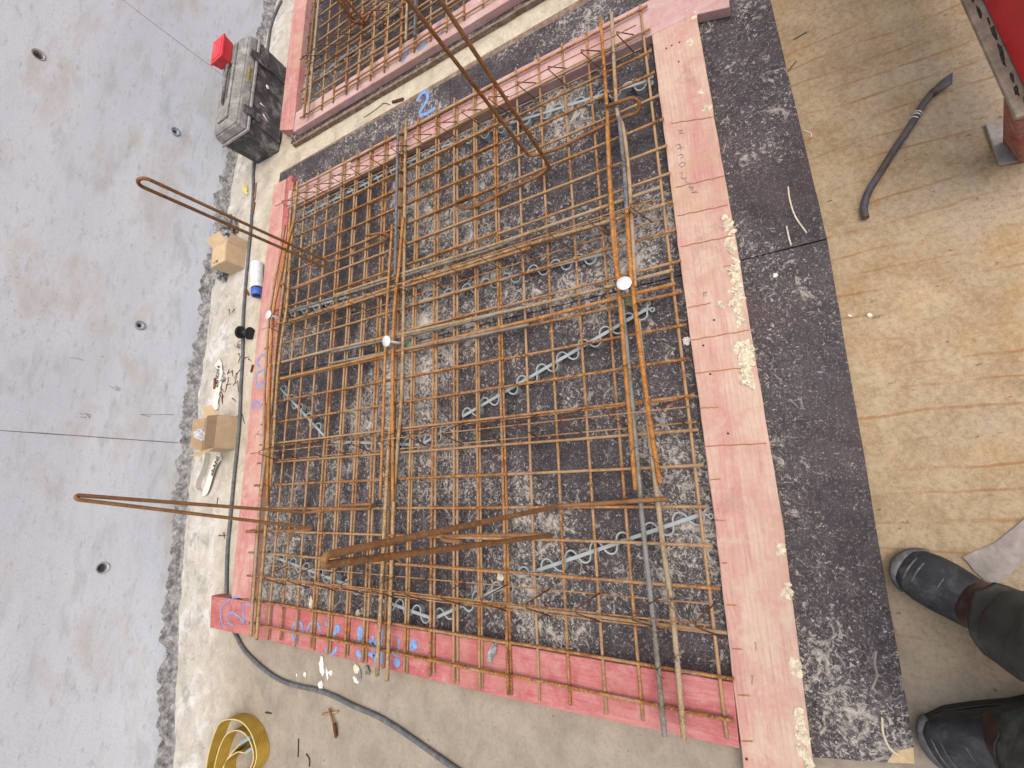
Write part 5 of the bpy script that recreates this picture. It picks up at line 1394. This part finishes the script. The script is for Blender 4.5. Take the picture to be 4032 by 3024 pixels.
m_ = MB()
for i in range(34):
    x = xe + 0.02 + i * 0.036 + random.uniform(-0.01, 0.01)
    m_.blob((x, fe(x) - 0.017 + random.uniform(-0.004, 0.004), 0.2685), random.uniform(0.008, 0.024), random.uniform(0.0015, 0.0035), 0.002, i, 0, 2, 0.7, 2, smooth=False)
m_.build('rust_scale', MAT['tie'], rf)
m_ = MB()
for i in range(22):
    x = xe + 0.03 + random.uniform(0, 1.0); t = random.uniform(0.03, 0.8)
    y = fe(x) - 0.024 - 0.006 * t
    m_.blob((x, y, 0.2685 + 0.35 * t), random.uniform(0.003, 0.010), 0.0012, random.uniform(0.002, 0.005), i, 0, 2, 0.6, 2, smooth=False)
m_.build('paint_chip', MAT['tie'], rf)
p0 = g(3976, 581, 0)
m_ = MB(); m_.hexa([(0.725, -0.640, 0.0085), (0.795, -0.622, 0.0085), (0.800, -0.695, 0.0085), (0.730, -0.712, 0.0085)][::-1], [(0.692, -0.538, 0.2555), (0.755, -0.534, 0.2555), (0.755, -0.635, 0.2555), (0.692, -0.640, 0.2555)][::-1]); m_.build('post', MAT['steel_post'], rf, bevel=0.004)
fp = [v2(g(*A30(1400, 815))), v2(g(*A30(1490, 1080))), v2(g(*A30(1800, 1020))), v2(g(*A30(1760, 740)))]
m_ = MB(); m_.prism(fp, 0.0006, 0.008); m_.build('foot_plate', MAT['steel_plate'], rf, bevel=0.002)

# ------------------------------------------------------------------ the person: only boots and trouser legs are in view
def ell(c, ax, ay, rx, ry, n=20, wob=0.0, seed=0, flat=0.0):
    out = []
    for k in range(n):
        a = 2 * math.pi * k / n
        q = ax * (rx * math.cos(a)) + ay * (ry * math.sin(a))
        f = 1 + wob * mnoise.noise(Vector((math.cos(a) * 1.6 + seed, math.sin(a) * 1.6, c.z * 7 + seed)))
        p = c + q * f
        out.append(p)
    return out
HIPX, HIPY = -0.37, -0.60
footR = dict(toe=Vector((-0.180, -0.243, 0)), d=Vector((0.577, 0.816, 0)).normalized())
footL = dict(toe=Vector((-0.552, -0.226, 0)), d=Vector((-0.40, 0.916, 0)).normalized())
bodym = MB()
rings = []
# one continuous body: right leg up, hips, left leg down (skin modifier on a small skeleton)
sk = bpy.data.meshes.new('person')
def fpos(f, back, z, side=0.0):
    s_ = Vector((-f['d'].y, f['d'].x, 0))
    return f['toe'] - f['d'] * back + s_ * side + Vector((0, 0, z))
hip = Vector((HIPX, HIPY, 0.90))
sv = [hip, hip + Vector((0, 0, 0.16)), hip + Vector((0.10, 0, -0.03)), hip + Vector((-0.10, 0, -0.03))]
sr = [0.13, 0.14, 0.085, 0.085]
se = [(0, 1), (0, 2), (0, 3)]
for f, h in ((footR, 2), (footL, 3)):
    ank = fpos(f, 0.170, 0.085)
    knee = ank.lerp(sv[h], 0.52) + Vector((0, 0.03, 0))
    b = len(sv)
    sv += [knee, ank, fpos(f, 0.11, 0.045), fpos(f, 0.05, 0.036)]
    sr += [0.045, 0.030, 0.022, 0.016]
    se += [(h, b), (b, b + 1), (b + 1, b + 2), (b + 2, b + 3)]
org = Vector((HIPX, HIPY, 0))
sk.from_pydata([v - org for v in sv], se, [])
person = bpy.data.objects.new('person', sk); C.objects.link(person); person.location = org
person.modifiers.new('skin', 'SKIN'); sd_ = person.modifiers.new('sub', 'SUBSURF'); sd_.levels = 1; sd_.render_levels = 1
for i, v in enumerate(sk.skin_vertices[0].data):
    v.radius = (sr[i], sr[i]); v.use_root = (i == 0)
sk.materials.append(MAT['skin'])
dgp = bpy.context.evaluated_depsgraph_get(); dgp.update()
mp = bpy.data.meshes.new_from_object(person.evaluated_get(dgp)); person.modifiers.clear(); person.data = mp
if not mp.materials: mp.materials.append(MAT['skin'])
tag(person, 'person standing in dark work boots and olive trousers, only lower legs in view', 'person')
for fi, f in enumerate((footR, footL)):
    d = f['d']; s_ = Vector((-d.y, d.x, 0)); up = Vector((0, 0, 1))
    # sole
    m_ = MB()
    outl = [(0.000, 0.000), (0.006, 0.026), (0.030, 0.046), (0.075, 0.054), (0.130, 0.049), (0.190, 0.040), (0.250, 0.040), (0.285, 0.030), (0.300, 0.0)]
    poly = [f['toe'] - d * a + s_ * b for a, b in outl] + [f['toe'] - d * a - s_ * b for a, b in outl[-2:0:-1]]
    m_.prism([(p.x, p.y) for p in poly], 0.0008, 0.024)
    m_.build('sole', MAT['black'], person, bevel=0.003)
    # foot part of the boot: sections from the toe to the ankle
    secs = [(0.003, 0.020, 0.020, 0.022), (0.010, 0.036, 0.028, 0.036), (0.026, 0.050, 0.034, 0.050), (0.050, 0.056, 0.036, 0.062), (0.078, 0.057, 0.039, 0.074), (0.105, 0.054, 0.045, 0.088), (0.135, 0.050, 0.052, 0.100), (0.185, 0.045, 0.060, 0.105), (0.250, 0.042, 0.060, 0.105), (0.285, 0.030, 0.060, 0.095)]
    rings = []
    for i, (bk, w_, cz, hz) in enumerate(secs):
        c_ = f['toe'] - d * bk + up * (0.020 + hz * 0.45)
        ring_ = []
        for k in range(24):
            a = 2 * math.pi * k / 24
            x = math.cos(a); y = math.sin(a)
            e = 0.75
            xx = abs(x) ** e * (1 if x > 0 else -1); yy = abs(y) ** e * (1 if y > 0 else -1)
            wv = 1 + 0.02 * mnoise.noise(Vector((x * 2, y * 2, bk * 40)))
            ring_.append(c_ + s_ * xx * w_ * wv + up * yy * hz * 0.60)
        rings.append(ring_)
    m_ = MB(); m_.loft(rings)
    bo = m_.build('boot', MAT['boot'], person)
    # rubber toe bumper
    m_ = MB()
    rings = []
    for j in range(17):
        a = -1.25 + 2.5 * j / 16
        c_ = f['toe'] - d * (0.050 - 0.053 * math.cos(a)) + s_ * 0.054 * math.sin(a) + up * 0.034
        od = (d * math.cos(a) + s_ * math.sin(a)).normalized()
        rings.append([c_ + od * 0.004 + up * 0.010, c_ + od * 0.006, c_ + od * 0.005 - up * 0.012, c_ - od * 0.010 - up * 0.012, c_ - od * 0.016 + up * 0.014])
    m_.loft(rings, smooth=True); m_.build('toe_cap', MAT['boot_toe'], bo)
    # two welt lines curving over the toe
    m_ = MB()
    for off, zt_ in ((0.014, 0.064), (0.026, 0.074), (0.062, 0.090)):
        k_ = 1.0 if off < 0.05 else 1.12
        m_.tube(smooth_path([f['toe'] - d * (off + 0.026) + s_ * 0.049 * k_ + up * (zt_ - 0.030), f['toe'] - d * (off + 0.007) + s_ * 0.034 * k_ + up * (zt_ - 0.008), f['toe'] - d * off + up * (zt_ + 0.0005), f['toe'] - d * (off + 0.007) - s_ * 0.034 * k_ + up * (zt_ - 0.008), f['toe'] - d * (off + 0.026) - s_ * 0.049 * k_ + up * (zt_ - 0.030)], 6), 0.0022 if off < 0.05 else 0.0014, 6)
    m_.build('welt', MAT['boot_toe'], bo)
    # brown leather upper round the ankle, with creases
    ank = f['toe'] - d * 0.165
    rings = []
    for i in range(15):
        t = i / 14
        c_ = (f['toe'] - d * (0.122 + 0.040 * t)) + up * (0.060 + 0.150 * t)
        nrm_up = (up * (0.55 + 0.45 * t) - d * (0.75 - 0.60 * t)).normalized()
        fx = s_; fy = nrm_up.cross(fx).normalized()
        rx = 0.049 + 0.004 * t + 0.0030 * math.sin(t * 15); ry = 0.050 + 0.006 * t + 0.0035 * math.sin(t * 15 + 1)
        rings.append(ell(c_, fx, fy, rx, ry, 24, 0.06, fi * 3))
    m_ = MB(); m_.loft(rings); m_.build('boot_shaft', MAT['boot_brown'], bo)
    # trouser leg
    hipc = hip + Vector((0.10 if fi == 0 else -0.10, 0, -0.05))
    kn = ank.lerp(hipc, 0.30) + Vector((0, 0.055, 0)); kn.z = 0.50
    ctr = smooth_path([Vector((ank.x, ank.y, 0.150)), Vector((ank.x * 0.6 + kn.x * 0.4, ank.y * 0.6 + kn.y * 0.4, 0.30)), kn, kn.lerp(hipc, 0.5) + Vector((0, 0, 0.02)), hipc], 9)
    rings = []
    for i, c_ in enumerate(ctr):
        t = i / (len(ctr) - 1)
        rad = 0.068 + 0.016 * t + 0.030 * max(0, t - 0.45)
        rad += 0.0085 * math.sin(i * 1.35 + fi) * (1 - t) ** 0.6
        ring_ = []
        for k in range(28):
            a = 2 * math.pi * k / 28
            fold = 0.15 * mnoise.noise(Vector((math.cos(a) * 1.4 + fi * 7, math.sin(a) * 1.4, c_.z * 9))) + 0.11 * mnoise.noise(Vector((math.cos(a) * 3.0, math.sin(a) * 3.0 + fi, c_.z * 24 + 2 * math.sin(a))))
            tilt = -0.022 * math.cos(a - math.atan2(d.y, d.x)) if i == 0 else 0
            ring_.append(c_ + Vector((math.cos(a), math.sin(a), 0)) * rad * (1 + fold) + up * (0.020 * mnoise.noise(Vector((math.cos(a), math.sin(a), fi))) * (1 - t) + tilt * -1))
        rings.append(ring_)
    m_ = MB(); m_.loft(rings, caps=False); tr = m_.build('trouser_leg', MAT['trousers'], person)
    sd2 = tr.modifiers.new('thick', 'SOLIDIFY'); sd2.thickness = 0.003
    # faded cuff
    rings = [[p + (p - ctr[0]).normalized() * 0.0 for p in rings[0]]]
# seat of the trousers joins the legs
rings = []
for i in range(8):
    t = i / 7
    c_ = hip + Vector((0, 0, -0.12 + 0.26 * t))
    rings.append(ell(c_, Vector((1, 0, 0)), Vector((0, 1, 0)), 0.205 - 0.03 * t, 0.135 - 0.01 * t, 28, 0.05, 2))
m_ = MB(); m_.loft(rings); m_.build('trouser_seat', MAT['trousers'], person)

# ------------------------------------------------------------------ camera, light
cd = bpy.data.cameras.new('camera'); cam = bpy.data.objects.new('camera', cd); C.objects.link(cam)
cd.sensor_fit = 'HORIZONTAL'; cd.sensor_width = 36.0; cd.lens = FPX / 4032 * 36.0
cd.clip_start = 0.02; cd.clip_end = 200
rx, ry, rz = WM @ Vector((1, 0, 0)), WM @ Vector((0, -1, 0)), WM @ Vector((0, 0, -1))
cam.matrix_world = Matrix(((rx.x, ry.x, rz.x, 0), (rx.y, ry.y, rz.y, 0), (rx.z, ry.z, rz.z, CAMZ), (0, 0, 0, 1)))
bpy.context.scene.camera = cam

SUN_EL, SUN_AZ = R(72), R(172)        # azimuth from +Y towards +X
w = bpy.data.worlds.new('World'); bpy.context.scene.world = w; w.use_nodes = True
nt = w.node_tree
sky = nt.nodes.new('ShaderNodeTexSky'); sky.sky_type = 'NISHITA'; sky.sun_disc = False
sky.sun_elevation = SUN_EL; sky.sun_rotation = SUN_AZ; sky.air_density = 0.7; sky.dust_density = 6.0; sky.ozone_density = 0.4
bg = nt.nodes['Background']; bg.inputs[1].default_value = 0.15
nt.links.new(sky.outputs[0], bg.inputs[0])
sd = bpy.data.lights.new('sun', 'SUN'); sd.energy = 1.5; sd.angle = R(90); sd.color = (1.0, 0.965, 0.92)
so = bpy.data.objects.new('sun', sd); C.objects.link(so)
dv = Vector((math.sin(SUN_AZ) * math.cos(SUN_EL), math.cos(SUN_AZ) * math.cos(SUN_EL), math.sin(SUN_EL)))
so.rotation_euler = dv.to_track_quat('Z', 'Y').to_euler(); so.location = (2, 6, 8)
sc = bpy.context.scene
sc.view_settings.view_transform = 'Standard'; sc.view_settings.look = 'None'
sc.view_settings.exposure = 0.36; sc.view_settings.gamma = 1.0
